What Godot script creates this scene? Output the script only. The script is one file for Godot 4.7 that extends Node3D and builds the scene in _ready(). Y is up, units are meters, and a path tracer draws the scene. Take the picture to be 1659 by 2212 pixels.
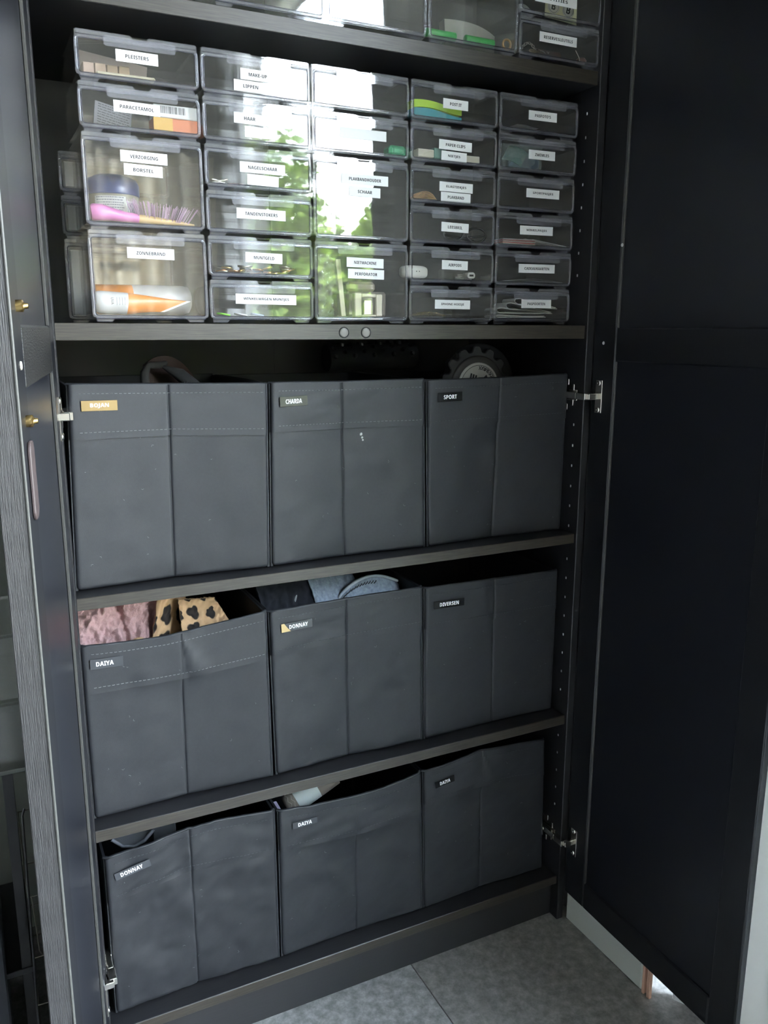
extends Node3D

# ------------------------------------------------------------------ helpers
var M := {}
var rng := RandomNumberGenerator.new()
var origin := {}

func lin(r: float, g: float, b: float, a := 1.0) -> Color:
	var c := Color(r, g, b).linear_to_srgb()
	c.a = a
	return c

func mat(c: Color, rough := 0.6, metal := 0.0) -> StandardMaterial3D:
	var m := StandardMaterial3D.new()
	m.albedo_color = c
	m.roughness = rough
	m.metallic = metal
	return m

func noise_tex(freq: float, octaves: int, lo: Color, hi: Color, seed_: int, size := 512, kind := FastNoiseLite.TYPE_SIMPLEX_SMOOTH, gain := 0.5) -> NoiseTexture2D:
	var n := FastNoiseLite.new()
	n.noise_type = kind
	n.frequency = freq
	n.fractal_octaves = octaves
	n.fractal_gain = gain
	n.seed = seed_
	var t := NoiseTexture2D.new()
	t.width = size
	t.height = size
	t.seamless = true
	t.noise = n
	var g := Gradient.new()
	g.set_color(0, lo)
	g.set_color(1, hi)
	t.color_ramp = g
	return t

func grained(c_lo: Color, c_hi: Color, rough: float, scale: Vector3, seed_: int, relief := 0.0) -> StandardMaterial3D:
	var m := mat(Color.WHITE, rough)
	m.albedo_texture = noise_tex(0.02, 4, c_lo, c_hi, seed_)
	m.uv1_triplanar = true
	m.uv1_scale = scale
	m.uv1_triplanar_sharpness = 8.0
	if relief > 0.0:
		m.heightmap_enabled = true
		m.heightmap_texture = noise_tex(0.02, 4, Color.BLACK, Color.WHITE, seed_)
		m.heightmap_scale = relief
	return m

func pane(tint: Color, alpha: float, rough := 0.02) -> StandardMaterial3D:
	var m := StandardMaterial3D.new()
	m.transparency = BaseMaterial3D.TRANSPARENCY_ALPHA
	tint.a = alpha
	m.albedo_color = tint
	m.roughness = rough
	return m

func solid_glass(tint: Color, rough := 0.04) -> StandardMaterial3D:
	var m := StandardMaterial3D.new()
	m.transparency = BaseMaterial3D.TRANSPARENCY_ALPHA
	tint.a = 0.0
	m.albedo_color = tint
	m.refraction_enabled = true
	m.refraction_scale = 0.049
	m.roughness = rough
	return m

func begin() -> SurfaceTool:
	var st := SurfaceTool.new()
	st.begin(Mesh.PRIMITIVE_TRIANGLES)
	return st

func flat(st: SurfaceTool) -> void:
	st.set_smooth_group(-1)

func smooth(st: SurfaceTool, g := 0) -> void:
	st.set_smooth_group(g)

# a, b, c counter-clockwise seen from outside
func tri(st: SurfaceTool, a: Vector3, b: Vector3, c: Vector3) -> void:
	st.add_vertex(a)
	st.add_vertex(c)
	st.add_vertex(b)

func quad(st: SurfaceTool, a: Vector3, b: Vector3, c: Vector3, d: Vector3) -> void:
	tri(st, a, b, c)
	tri(st, a, c, d)

func out_poly(st: SurfaceTool, p: Array, center: Vector3) -> void:
	var n: Vector3 = (p[1] - p[0]).cross(p[2] - p[0])
	var mid := Vector3.ZERO
	for v in p:
		mid += v
	mid /= p.size()
	var q := p.duplicate()
	if n.dot(mid - center) < 0.0:
		q.reverse()
	for i in range(1, q.size() - 1):
		tri(st, q[0], q[i], q[i + 1])

func rbox(st: SurfaceTool, at: Vector3, size: Vector3, r := 0.001, basis := Basis()) -> void:
	flat(st)
	var h := size * 0.5
	r = minf(r, minf(h.x, minf(h.y, h.z)) * 0.95)
	var corner := func(s: Vector3, axis: int) -> Vector3:
		var v := Vector3((h.x - r) * s.x, (h.y - r) * s.y, (h.z - r) * s.z)
		v[axis] = h[axis] * s[axis]
		return at + basis * v
	for a in 3:
		var b := (a + 1) % 3
		var c := (a + 2) % 3
		for sa in [-1.0, 1.0]:
			var face := []
			for k in [[-1.0, -1.0], [1.0, -1.0], [1.0, 1.0], [-1.0, 1.0]]:
				var s := Vector3()
				s[a] = sa
				s[b] = k[0]
				s[c] = k[1]
				face.append(corner.call(s, a))
			out_poly(st, face, at)
			if r > 0.0:
				for sb in [-1.0, 1.0]:
					var s0 := Vector3()
					s0[a] = sa
					s0[b] = sb
					s0[c] = -1.0
					var s1 := s0
					s1[c] = 1.0
					out_poly(st, [corner.call(s0, a), corner.call(s1, a), corner.call(s1, b), corner.call(s0, b)], at)
	if r > 0.0:
		for sx in [-1.0, 1.0]:
			for sy in [-1.0, 1.0]:
				for sz in [-1.0, 1.0]:
					var s := Vector3(sx, sy, sz)
					out_poly(st, [corner.call(s, 0), corner.call(s, 1), corner.call(s, 2)], at)

func span(st: SurfaceTool, lo: Vector3, hi: Vector3, r := 0.001) -> void:
	rbox(st, (lo + hi) * 0.5, hi - lo, r)

# polygon in local x, y, extruded from z0 to z1 with a chamfer
func prism(st: SurfaceTool, poly: PackedVector2Array, z0: float, z1: float, xf := Transform3D(), bevel := 0.0) -> void:
	flat(st)
	var area := 0.0
	for i in poly.size():
		area += poly[i].cross(poly[(i + 1) % poly.size()])
	if area < 0.0:
		poly.reverse()
	var n := poly.size()
	var inner := PackedVector2Array()
	for i in n:
		var e0 := (poly[i] - poly[(i + n - 1) % n]).normalized()
		var e1 := (poly[(i + 1) % n] - poly[i]).normalized()
		var n0 := Vector2(-e0.y, e0.x)
		var n1 := Vector2(-e1.y, e1.x)
		var m := (n0 + n1).normalized()
		inner.append(poly[i] + m * bevel / maxf(0.4, m.dot(n0)))
	var idx := Geometry2D.triangulate_polygon(inner)
	var pt := func(p: Vector2, z: float) -> Vector3: return xf * Vector3(p.x, p.y, z)
	for i in range(0, idx.size(), 3):
		var a := inner[idx[i]]
		var b := inner[idx[i + 1]]
		var c := inner[idx[i + 2]]
		if (b - a).cross(c - a) < 0.0:
			var t := b
			b = c
			c = t
		tri(st, pt.call(a, z1), pt.call(b, z1), pt.call(c, z1))
		tri(st, pt.call(a, z0), pt.call(c, z0), pt.call(b, z0))
	for i in n:
		var j := (i + 1) % n
		quad(st, pt.call(poly[i], z0 + bevel), pt.call(poly[j], z0 + bevel), pt.call(poly[j], z1 - bevel), pt.call(poly[i], z1 - bevel))
		if bevel > 0.0:
			quad(st, pt.call(poly[i], z1 - bevel), pt.call(poly[j], z1 - bevel), pt.call(inner[j], z1), pt.call(inner[i], z1))
			quad(st, pt.call(inner[i], z0), pt.call(inner[j], z0), pt.call(poly[j], z0 + bevel), pt.call(poly[i], z0 + bevel))

func tube(st: SurfaceTool, pts: Array, radii, segs := 8, closed := false, group := 0, flat_y := 1.0) -> void:
	smooth(st, group)
	var n := pts.size()
	var rings := []
	var up := Vector3.UP
	for i in n:
		var prev: Vector3 = pts[(i + n - 1) % n] if closed or i > 0 else pts[0]
		var next: Vector3 = pts[(i + 1) % n] if closed or i < n - 1 else pts[n - 1]
		var d: Vector3 = (next - prev).normalized()
		if i == 0:
			up = Vector3.UP if absf(d.y) < 0.9 else Vector3.BACK
		var side := d.cross(up).normalized()
		up = side.cross(d).normalized()
		var r: float = radii[i] if radii is Array else radii
		var ring := []
		for k in segs:
			var a := TAU * k / segs
			ring.append(pts[i] + side * cos(a) * r + up * sin(a) * r * flat_y)
		rings.append(ring)
	var last := n if closed else n - 1
	for i in last:
		var A: Array = rings[i]
		var B: Array = rings[(i + 1) % n]
		for k in segs:
			var j := (k + 1) % segs
			quad(st, A[k], A[j], B[j], B[k])
	if not closed:
		flat(st)
		for k in range(1, segs - 1):
			tri(st, rings[0][0], rings[0][k + 1], rings[0][k])
			tri(st, rings[n - 1][0], rings[n - 1][k], rings[n - 1][k + 1])

# profile of (radius, height) from bottom to top, turned about y
func lathe(st: SurfaceTool, prof: Array, xf := Transform3D(), segs := 32) -> void:
	smooth(st)
	for i in prof.size() - 1:
		var p: Vector2 = prof[i]
		var q: Vector2 = prof[i + 1]
		if p.distance_to(q) < 1e-6:
			st.set_smooth_group(i % 8 + 1)
			continue
		for k in segs:
			var a0 := TAU * k / segs
			var a1 := TAU * (k + 1) / segs
			var A := xf * Vector3(cos(a0) * p.x, p.y, sin(a0) * p.x)
			var B := xf * Vector3(cos(a1) * p.x, p.y, sin(a1) * p.x)
			var C := xf * Vector3(cos(a1) * q.x, q.y, sin(a1) * q.x)
			var D := xf * Vector3(cos(a0) * q.x, q.y, sin(a0) * q.x)
			if p.x > 1e-6:
				tri(st, A, C, B)
			if q.x > 1e-6:
				tri(st, A, D, C)

# surface f(u, v), front where u to the right and v up
func grid(st: SurfaceTool, nu: int, nv: int, f: Callable, flip := false, group := 0) -> void:
	smooth(st, group)
	var P := []
	for j in nv + 1:
		var row := []
		for i in nu + 1:
			row.append(f.call(float(i) / nu, float(j) / nv))
		P.append(row)
	for j in nv:
		for i in nu:
			var vs := [P[j][i], P[j][i + 1], P[j + 1][i + 1], P[j + 1][i]]
			var uv := [Vector2(float(i) / nu, 1.0 - float(j) / nv), Vector2(float(i + 1) / nu, 1.0 - float(j) / nv), Vector2(float(i + 1) / nu, 1.0 - float(j + 1) / nv), Vector2(float(i) / nu, 1.0 - float(j + 1) / nv)]
			var order := [0, 2, 1, 0, 3, 2] if not flip else [0, 1, 2, 0, 2, 3]
			for k in order:
				st.set_uv(uv[k])
				st.add_vertex(vs[k])

# a closed sheet: f and its copy moved back by off, joined along the four sides
func sheet(st: SurfaceTool, nu: int, nv: int, f: Callable, off: Vector3) -> void:
	grid(st, nu, nv, f)
	grid(st, nu, nv, func(u, v): return f.call(u, v) + off, true, 1)
	flat(st)
	for i in nu:
		var u0 := float(i) / nu
		var u1 := float(i + 1) / nu
		quad(st, f.call(u0, 0.0) + off, f.call(u1, 0.0) + off, f.call(u1, 0.0), f.call(u0, 0.0))
		quad(st, f.call(u0, 1.0), f.call(u1, 1.0), f.call(u1, 1.0) + off, f.call(u0, 1.0) + off)
	for j in nv:
		var v0 := float(j) / nv
		var v1 := float(j + 1) / nv
		quad(st, f.call(0.0, v0) + off, f.call(0.0, v0), f.call(0.0, v1), f.call(0.0, v1) + off)
		quad(st, f.call(1.0, v0), f.call(1.0, v0) + off, f.call(1.0, v1) + off, f.call(1.0, v1))

# a strip of thickness th along a path in x, y, from z0 back to z1
func ribbon(st: SurfaceTool, path: Array, th: float, z0: float, z1: float) -> void:
	var poly := PackedVector2Array()
	var back := []
	var n := path.size()
	for i in n:
		var p: Vector2 = path[i]
		var d: Vector2 = (path[mini(i + 1, n - 1)] - path[maxi(i - 1, 0)]).normalized()
		var s := Vector2(-d.y, d.x) * th * 0.5
		poly.append(p - s)
		back.append(p + s)
	var other := PackedVector2Array()
	back.reverse()
	for b in back:
		other.append(b)
	flat(st)
	for i in n - 1:
		var a := poly[i]
		var b := poly[i + 1]
		var c := other[n - 2 - i]
		var d2 := other[n - 1 - i]
		quad(st, Vector3(a.x, a.y, z0), Vector3(b.x, b.y, z0), Vector3(c.x, c.y, z0), Vector3(d2.x, d2.y, z0))
		quad(st, Vector3(a.x, a.y, z1), Vector3(d2.x, d2.y, z1), Vector3(c.x, c.y, z1), Vector3(b.x, b.y, z1))
		quad(st, Vector3(a.x, a.y, z1), Vector3(b.x, b.y, z1), Vector3(b.x, b.y, z0), Vector3(a.x, a.y, z0))
		quad(st, Vector3(d2.x, d2.y, z0), Vector3(c.x, c.y, z0), Vector3(c.x, c.y, z1), Vector3(d2.x, d2.y, z1))
	quad(st, Vector3(poly[0].x, poly[0].y, z1), Vector3(poly[0].x, poly[0].y, z0), Vector3(other[n - 1].x, other[n - 1].y, z0), Vector3(other[n - 1].x, other[n - 1].y, z1))
	quad(st, Vector3(poly[n - 1].x, poly[n - 1].y, z0), Vector3(poly[n - 1].x, poly[n - 1].y, z1), Vector3(other[0].x, other[0].y, z1), Vector3(other[0].x, other[0].y, z0))

func done(st: SurfaceTool) -> ArrayMesh:
	st.generate_normals()
	return st.commit()

var taken := {}
func numbered(n: String) -> String:
	if not taken.has(n):
		taken[n] = 0
		return n
	taken[n] += 1
	return "%s_%03d" % [n, taken[n]]

func thing(called: String, label: String, category: String, at := Vector3.ZERO, group := "") -> Node3D:
	var o := Node3D.new()
	o.name = numbered(called)
	add_child(o)
	o.position = at
	o.set_meta("label", label)
	o.set_meta("category", category)
	if group:
		o.set_meta("group", group)
	origin[o] = at
	return o

# a mesh built in the room's coordinates, put under its thing or part
func part(called: String, st, m: Material, parent: Node3D, kind := "", label := "") -> MeshInstance3D:
	var o := MeshInstance3D.new()
	o.name = called
	o.mesh = done(st) if st is SurfaceTool else st
	o.material_override = m
	var base: Vector3 = origin.get(parent, Vector3.ZERO)
	if parent is MeshInstance3D:
		o.position = Vector3.ZERO
	else:
		o.position = -base
	if kind:
		o.set_meta("kind", kind)
	if label:
		o.set_meta("label", label)
	parent.add_child(o, true)
	return o

# a mesh in its parent's own coordinates
func bit(called: String, st, m: Material, parent: Node3D, kind := "") -> MeshInstance3D:
	var o := MeshInstance3D.new()
	o.name = called
	o.mesh = done(st) if st is SurfaceTool else st
	o.material_override = m
	if kind:
		o.set_meta("kind", kind)
	parent.add_child(o, true)
	return o

func structure(called: String, st: SurfaceTool, m: Material) -> MeshInstance3D:
	var o := MeshInstance3D.new()
	o.name = called
	o.mesh = done(st)
	o.material_override = m
	o.set_meta("kind", "structure")
	add_child(o, true)
	return o

var texts := {}
# lettering centred on the origin in x and y, w wide (or h high when w is 0), lying in the x-y plane
func letters(s: String, w: float, h: float, m: Material, parent: Node3D, at: Transform3D, bold := false, called := "lettering") -> MeshInstance3D:
	var t := TextMesh.new()
	var f := SystemFont.new()
	f.font_names = PackedStringArray(["Droid Sans"])
	f.font_weight = 700 if bold else 400
	t.font = f
	t.text = s
	t.font_size = 48
	t.pixel_size = 0.001
	t.depth = 0.002
	t.curve_step = 2.0
	var box := t.get_aabb()
	var k := h / box.size.y if w <= 0.0 else w / box.size.x
	var ky := h / box.size.y if h > 0.0 else k
	var o := MeshInstance3D.new()
	o.name = called
	o.mesh = t
	o.material_override = m
	var c := box.get_center()
	o.transform = at * Transform3D(Basis.from_scale(Vector3(k, ky, 0.1)), Vector3(-c.x * k, -c.y * ky, 0.0))
	parent.add_child(o, true)
	return o

func polyline_y(pts: Array, x: float) -> float:
	if x <= pts[0].x:
		return pts[0].y
	for i in pts.size() - 1:
		if x <= pts[i + 1].x:
			return lerpf(pts[i].y, pts[i + 1].y, (x - pts[i].x) / (pts[i + 1].x - pts[i].x))
	return pts[-1].y

# ------------------------------------------------------------------ scene
const FLOOR := -0.209
const PITCH := 0.0704

func _ready() -> void:
	rng.seed = 7
	camera_and_light()
	materials()
	room()
	outside()
	wardrobe()
	drawer_stacks()
	fabric_boxes()
	drawer_contents()
	box_contents()
	beside_wardrobe()

func camera_and_light() -> void:
	var cam := Camera3D.new()
	cam.name = "camera"
	cam.fov = 2.0 * rad_to_deg(atan(1106.0 / 1801.6))
	cam.near = 0.02
	cam.far = 200.0
	add_child(cam)
	cam.position = Vector3(-0.1373, 1.1573, 1.4086)
	cam.basis = Basis(Vector3(0.89533, 0.00163, 0.44540), Vector3(0.09338, 0.97708, -0.19128), Vector3(-0.43550, 0.21285, 0.87466))
	cam.current = true
	var env := Environment.new()
	env.background_mode = Environment.BG_SKY
	var sky := Sky.new()
	var sm := ProceduralSkyMaterial.new()
	sm.sky_top_color = Color(0.84, 0.92, 1.0)
	sm.sky_horizon_color = Color(1.0, 0.99, 0.97)
	sm.ground_horizon_color = Color(0.5, 0.52, 0.5)
	sm.ground_bottom_color = Color(0.4, 0.41, 0.4)
	sm.sky_energy_multiplier = 1.0
	sky.sky_material = sm
	env.sky = sky
	env.background_energy_multiplier = 52.0
	env.tonemap_mode = Environment.TONE_MAPPER_LINEAR
	env.tonemap_exposure = 1.28
	env.sdfgi_enabled = true
	env.ssao_enabled = true
	env.ssil_enabled = true
	var we := WorldEnvironment.new()
	we.name = "surroundings"
	we.environment = env
	add_child(we)
	var sun := DirectionalLight3D.new()
	sun.name = "sun"
	sun.light_color = Color(1.0, 0.95, 0.86)
	sun.light_energy = 48.0
	sun.light_angular_distance = 0.6
	sun.shadow_enabled = true
	sun.sky_mode = DirectionalLight3D.SKY_MODE_LIGHT_ONLY
	add_child(sun)
	sun.look_at_from_position(Vector3(-4.0, 8.0, -5.0), Vector3.ZERO, Vector3.UP)

func materials() -> void:
	M.carcass = grained(lin(0.007, 0.007, 0.0085), lin(0.013, 0.0125, 0.0135), 0.42, Vector3(24, 1.2, 24), 3)
	M.shelf = grained(lin(0.007, 0.007, 0.0085), lin(0.014, 0.0135, 0.0145), 0.42, Vector3(1.4, 20, 20), 4)
	M.edge = grained(lin(0.016, 0.013, 0.0095), lin(0.040, 0.034, 0.025), 0.42, Vector3(1.5, 34, 34), 5)
	M.plinth = grained(lin(0.011, 0.011, 0.012), lin(0.015, 0.015, 0.016), 0.5, Vector3(1.4, 26, 26), 6)
	M.door = grained(lin(0.004, 0.0044, 0.006), lin(0.0075, 0.008, 0.010), 0.38, Vector3(30, 1.6, 30), 8)
	M.door_panel = mat(lin(0.0058, 0.0066, 0.0100), 0.34)
	M.rail = grained(lin(0.003, 0.003, 0.003), lin(0.022, 0.021, 0.020), 0.45, Vector3(7, 34, 7), 9, 0.06)
	M.bead = mat(lin(0.042, 0.042, 0.038), 0.4)
	M.oak_edge = grained(lin(0.006, 0.006, 0.006), lin(0.042, 0.040, 0.041), 0.5, Vector3(95, 2.2, 95), 10, 0.05)
	M.fabric = mat(Color.WHITE, 0.58)
	M.fabric.metallic_specular = 0.52
	M.fabric.albedo_texture = noise_tex(0.055, 5, lin(0.0062, 0.0072, 0.0096), lin(0.0100, 0.0113, 0.0146), 12, 1024)
	M.fabric.uv1_triplanar = true
	M.fabric.uv1_world_triplanar = true
	M.fabric.uv1_scale = Vector3(2.1, 2.1, 2.1)
	M.fabric.heightmap_enabled = true
	M.fabric.heightmap_texture = noise_tex(0.75, 1, Color.BLACK, Color.WHITE, 13, 1024)
	M.fabric.heightmap_scale = 0.010
	M.fabric_in = mat(lin(0.010, 0.011, 0.013), 0.95)
	M.thread = mat(lin(0.16, 0.16, 0.16), 0.8)
	M.thread_dark = mat(lin(0.06, 0.062, 0.067), 0.85)
	M.plastic = pane(lin(0.80, 0.77, 0.70), 0.022)
	M.plastic.normal_enabled = true
	var wav := noise_tex(0.006, 2, Color.BLACK, Color.WHITE, 21)
	wav.as_normal_map = true
	wav.bump_strength = 2.0
	M.plastic.normal_texture = wav
	M.plastic.normal_scale = 0.05
	M.plastic.uv1_triplanar = true
	M.plastic.uv1_scale = Vector3(5, 5, 5)
	M.shell = pane(lin(0.55, 0.53, 0.48), 0.006)
	M.rim = pane(lin(0.62, 0.62, 0.70), 0.10, 0.03)
	M.smoke = pane(lin(0.035, 0.033, 0.055), 0.42, 0.03)
	M.rim.metallic_specular = 0.5
	M.lip = pane(lin(0.66, 0.66, 0.70), 0.11)
	M.paper = mat(lin(0.76, 0.76, 0.76), 0.75)
	M.ink = mat(lin(0.015, 0.015, 0.018), 0.8)
	M.tape = mat(lin(0.006, 0.006, 0.007), 0.25)
	M.tape_grey = mat(lin(0.045, 0.047, 0.052), 0.3)
	M.tape_fabric = mat(lin(0.026, 0.028, 0.032), 0.5)
	M.tape_gold = mat(lin(0.36, 0.26, 0.13), 0.28, 0.9)
	M.white_ink = mat(lin(0.85, 0.85, 0.85), 0.7)
	M.nickel = mat(lin(0.72, 0.69, 0.64), 0.22, 1.0)
	M.brass = mat(lin(0.72, 0.50, 0.20), 0.25, 1.0)
	M.cap = mat(lin(0.17, 0.16, 0.145), 0.45)
	M.groove = mat(lin(0.008, 0.008, 0.008), 0.8)
	M.wall = mat(lin(0.22, 0.218, 0.21), 0.85)
	M.wall_dim = mat(lin(0.13, 0.14, 0.12), 0.9)
	M.base = mat(lin(0.50, 0.52, 0.475), 0.55)
	M.pink_wood = mat(lin(0.50, 0.30, 0.22), 0.7)
	M.white_gloss = mat(lin(0.74, 0.74, 0.74), 0.35)
	M.glass = pane(Color(1, 1, 1), 0.01)
	M.black_metal = mat(lin(0.012, 0.012, 0.014), 0.4)

# ------------------------------------------------------------------ the room
func room() -> void:
	var st: SurfaceTool
	# floor of large stone-look tiles
	st = begin()
	span(st, Vector3(-2.5, FLOOR - 0.12, -0.70), Vector3(1.30, FLOOR - 0.004, 3.0), 0.0)
	var fl := structure("floor", st, mat(lin(0.10, 0.10, 0.095), 0.9))
	var tones := []
	for k in 2:
		var m := mat(Color.WHITE, 0.55)
		m.albedo_texture = noise_tex(0.014, 7, [lin(0.085, 0.082, 0.076), lin(0.10, 0.098, 0.095)][k], [lin(0.27, 0.26, 0.245), lin(0.34, 0.335, 0.325)][k], 31 + k, 1024, FastNoiseLite.TYPE_SIMPLEX_SMOOTH, 0.72)
		m.uv1_triplanar = true
		m.uv1_world_triplanar = true
		m.uv1_triplanar_sharpness = 20.0
		m.uv1_scale = Vector3(2.2, 2.2, 2.2)
		tones.append(m)
	var x := 0.624 - 0.61 * 5
	var col := 0
	while x < 1.2:
		var z := -0.62
		var row := 0
		while z < 2.9:
			st = begin()
			span(st, Vector3(x + 0.0006, FLOOR - 0.006, z + 0.0006), Vector3(minf(x + 0.61, 1.29) - 0.0006, FLOOR, minf(z + 1.22, 2.98) - 0.0006), 0.0012)
			part("tile", st, tones[(col + 1) % 2], fl)
			z += 1.22
			row += 1
		x += 0.61
		col += 1
	st = begin()
	span(st, Vector3(-2.5, 2.55, -0.70), Vector3(1.30, 2.67, 3.0), 0.0)
	structure("ceiling", st, mat(lin(0.60, 0.62, 0.64), 0.9))
	st = begin()
	span(st, Vector3(-2.5, FLOOR, -0.62), Vector3(1.25, 2.55, -0.48), 0.0)
	structure("wall_back", st, M.wall_dim)
	st = begin()
	span(st, Vector3(-2.5, FLOOR, 2.75), Vector3(0.20, 2.55, 2.9), 0.0)
	span(st, Vector3(0.20, FLOOR, 2.75), Vector3(0.98, 0.92, 2.9), 0.0)
	span(st, Vector3(0.20, 1.86, 2.75), Vector3(0.98, 2.55, 2.9), 0.0)
	span(st, Vector3(0.98, FLOOR, 2.75), Vector3(1.25, 2.55, 2.9), 0.0)
	structure("wall_front", st, M.wall)
	st = begin()
	for xx in [0.215, 0.965]:
		span(st, Vector3(xx - 0.015, 0.92, 2.79), Vector3(xx + 0.015, 1.86, 2.85), 0.003)
	for yy in [0.935, 1.845]:
		span(st, Vector3(0.23, yy - 0.015, 2.79), Vector3(0.95, yy + 0.015, 2.85), 0.003)
	var w2 := structure("window_2", st, M.white_gloss)
	st = begin()
	span(st, Vector3(0.23, 0.95, 2.818), Vector3(0.95, 1.83, 2.824), 0.0)
	part("pane", st, M.glass, w2)
	st = begin()
	span(st, Vector3(-2.45, FLOOR, -0.48), Vector3(-2.3, 2.55, 2.75), 0.0)
	structure("wall_left", st, mat(lin(0.50, 0.50, 0.49), 0.85))
	# right wall: solid by the wardrobe, a narrow doorway, a pier, the tall window, a last bit
	st = begin()
	prism(st, PackedVector2Array([Vector2(1.05, 0.48), Vector2(1.20, 0.48), Vector2(1.20, -0.14), Vector2(1.056, -0.302), Vector2(1.05, -0.302)]), FLOOR, 2.55, Transform3D(Basis(Vector3.RIGHT, -PI / 2), Vector3.ZERO))
	span(st, Vector3(1.05, 2.05, 0.302), Vector3(1.20, 2.55, 0.565), 0.002)
	structure("wall_right", st, M.wall)
	st = begin()
	span(st, Vector3(1.05, FLOOR, 0.562), Vector3(1.20, 2.55, 0.645), 0.004)
	structure("wall_pier", st, mat(lin(0.80, 0.81, 0.79), 0.7))
	st = begin()
	span(st, Vector3(1.05, 2.42, 0.645), Vector3(1.20, 2.55, 2.52), 0.0)
	span(st, Vector3(1.05, FLOOR, 2.52), Vector3(1.20, 2.55, 2.75), 0.002)
	structure("wall_window_side", st, M.wall)
	st = begin()
	span(st, Vector3(1.024, FLOOR, 0.048), Vector3(1.05, -0.1370, 0.300), 0.004)
	structure("baseboard_right", st, M.base)
	# doorway behind the open wardrobe door
	st = begin()
	span(st, Vector3(1.022, FLOOR, 0.3025), Vector3(1.034, 2.05, 0.309), 0.001)
	span(st, Vector3(1.022, FLOOR, 0.3165), Vector3(1.030, 2.05, 0.325), 0.001)
	var tr := structure("trim_1", st, M.pink_wood)
	st = begin()
	span(st, Vector3(1.030, FLOOR, 0.309), Vector3(1.034, 2.05, 0.3165), 0.0005)
	part("strip", st, mat(lin(0.75, 0.66, 0.6), 0.7), tr)
	st = begin()
	var b := Basis(Vector3.UP, deg_to_rad(30.0))
	rbox(st, Vector3(1.057, 0.92, 0.355) + b * Vector3(0.014, 0.0, 0.11), Vector3(0.028, 2.24, 0.22), 0.003, b)
	structure("trim_2", st, M.white_gloss)
	# tall window, with a pale curtain drawn aside on the wall next to it
	st = begin()
	sheet(st, 90, 4, func(u, v): return Vector3(lerpf(1.00, 0.16, u), lerpf(0.85, 1.94, v), 2.66 + 0.028 * sin(u * 58.0 + 0.5 * sin(u * 17.0)) + 0.01 * sin(u * 23.0)), Vector3(0, 0, 0.004))
	var cu := obj_thing("window_curtain", "pale beige curtain hanging beside the tall window, mirrored in the clear drawers", "curtain")
	var cm := mat(lin(0.74, 0.67, 0.53), 0.9)
	cm.backlight_enabled = true
	cm.backlight = Color(0.46, 0.41, 0.31)
	part("cloth", st, cm, cu)
	st = begin()
	sheet(st, 60, 4, func(u, v): return Vector3(1.016 + 0.007 * sin(u * 21.0 - 1.2 + 0.6 * sin(u * 9.0)), lerpf(FLOOR + 0.015, 2.40, v), lerpf(0.553, 1.005, u)), Vector3(0.004, 0, 0))
	var wc := thing("white_curtain", "thick white curtain hanging at the wall edge right of the open wardrobe door", "curtain", Vector3(1.03, FLOOR, 0.79))
	var wm := mat(lin(0.74, 0.745, 0.73), 0.9)
	wm.backlight_enabled = true
	wm.backlight = Color(0.16, 0.16, 0.16)
	part("cloth", st, wm, wc)
	st = begin()
	tube(st, [Vector3(1.016, 2.415, 0.56), Vector3(1.016, 2.415, 1.02)], 0.010, 10)
	part("rail", st, M.white_gloss, wc)
	st = begin()
	tube(st, [Vector3(0.10, 1.965, 2.66), Vector3(1.03, 1.965, 2.66)], 0.012, 10)
	part("rod", st, M.black_metal, cu)
	st = begin()
	for zz in [0.66, 1.0, 2.505]:
		span(st, Vector3(1.07, FLOOR, zz - 0.015), Vector3(1.14, 2.42, zz + 0.015), 0.003)
	span(st, Vector3(1.07, FLOOR, 0.675), Vector3(1.14, FLOOR + 0.05, 2.49), 0.003)
	span(st, Vector3(1.07, 2.385, 0.675), Vector3(1.14, 2.42, 2.49), 0.003)
	var w := structure("window_1", st, M.white_gloss)
	st = begin()
	span(st, Vector3(1.10, FLOOR + 0.05, 0.675), Vector3(1.106, 2.385, 0.985), 0.0)
	span(st, Vector3(1.10, FLOOR + 0.05, 1.015), Vector3(1.106, 2.385, 2.49), 0.0)
	part("pane", st, M.glass, w)

func obj_thing(called: String, label: String, category: String) -> Node3D:
	return thing(called, label, category, Vector3(0.58, FLOOR, 2.66))

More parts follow.
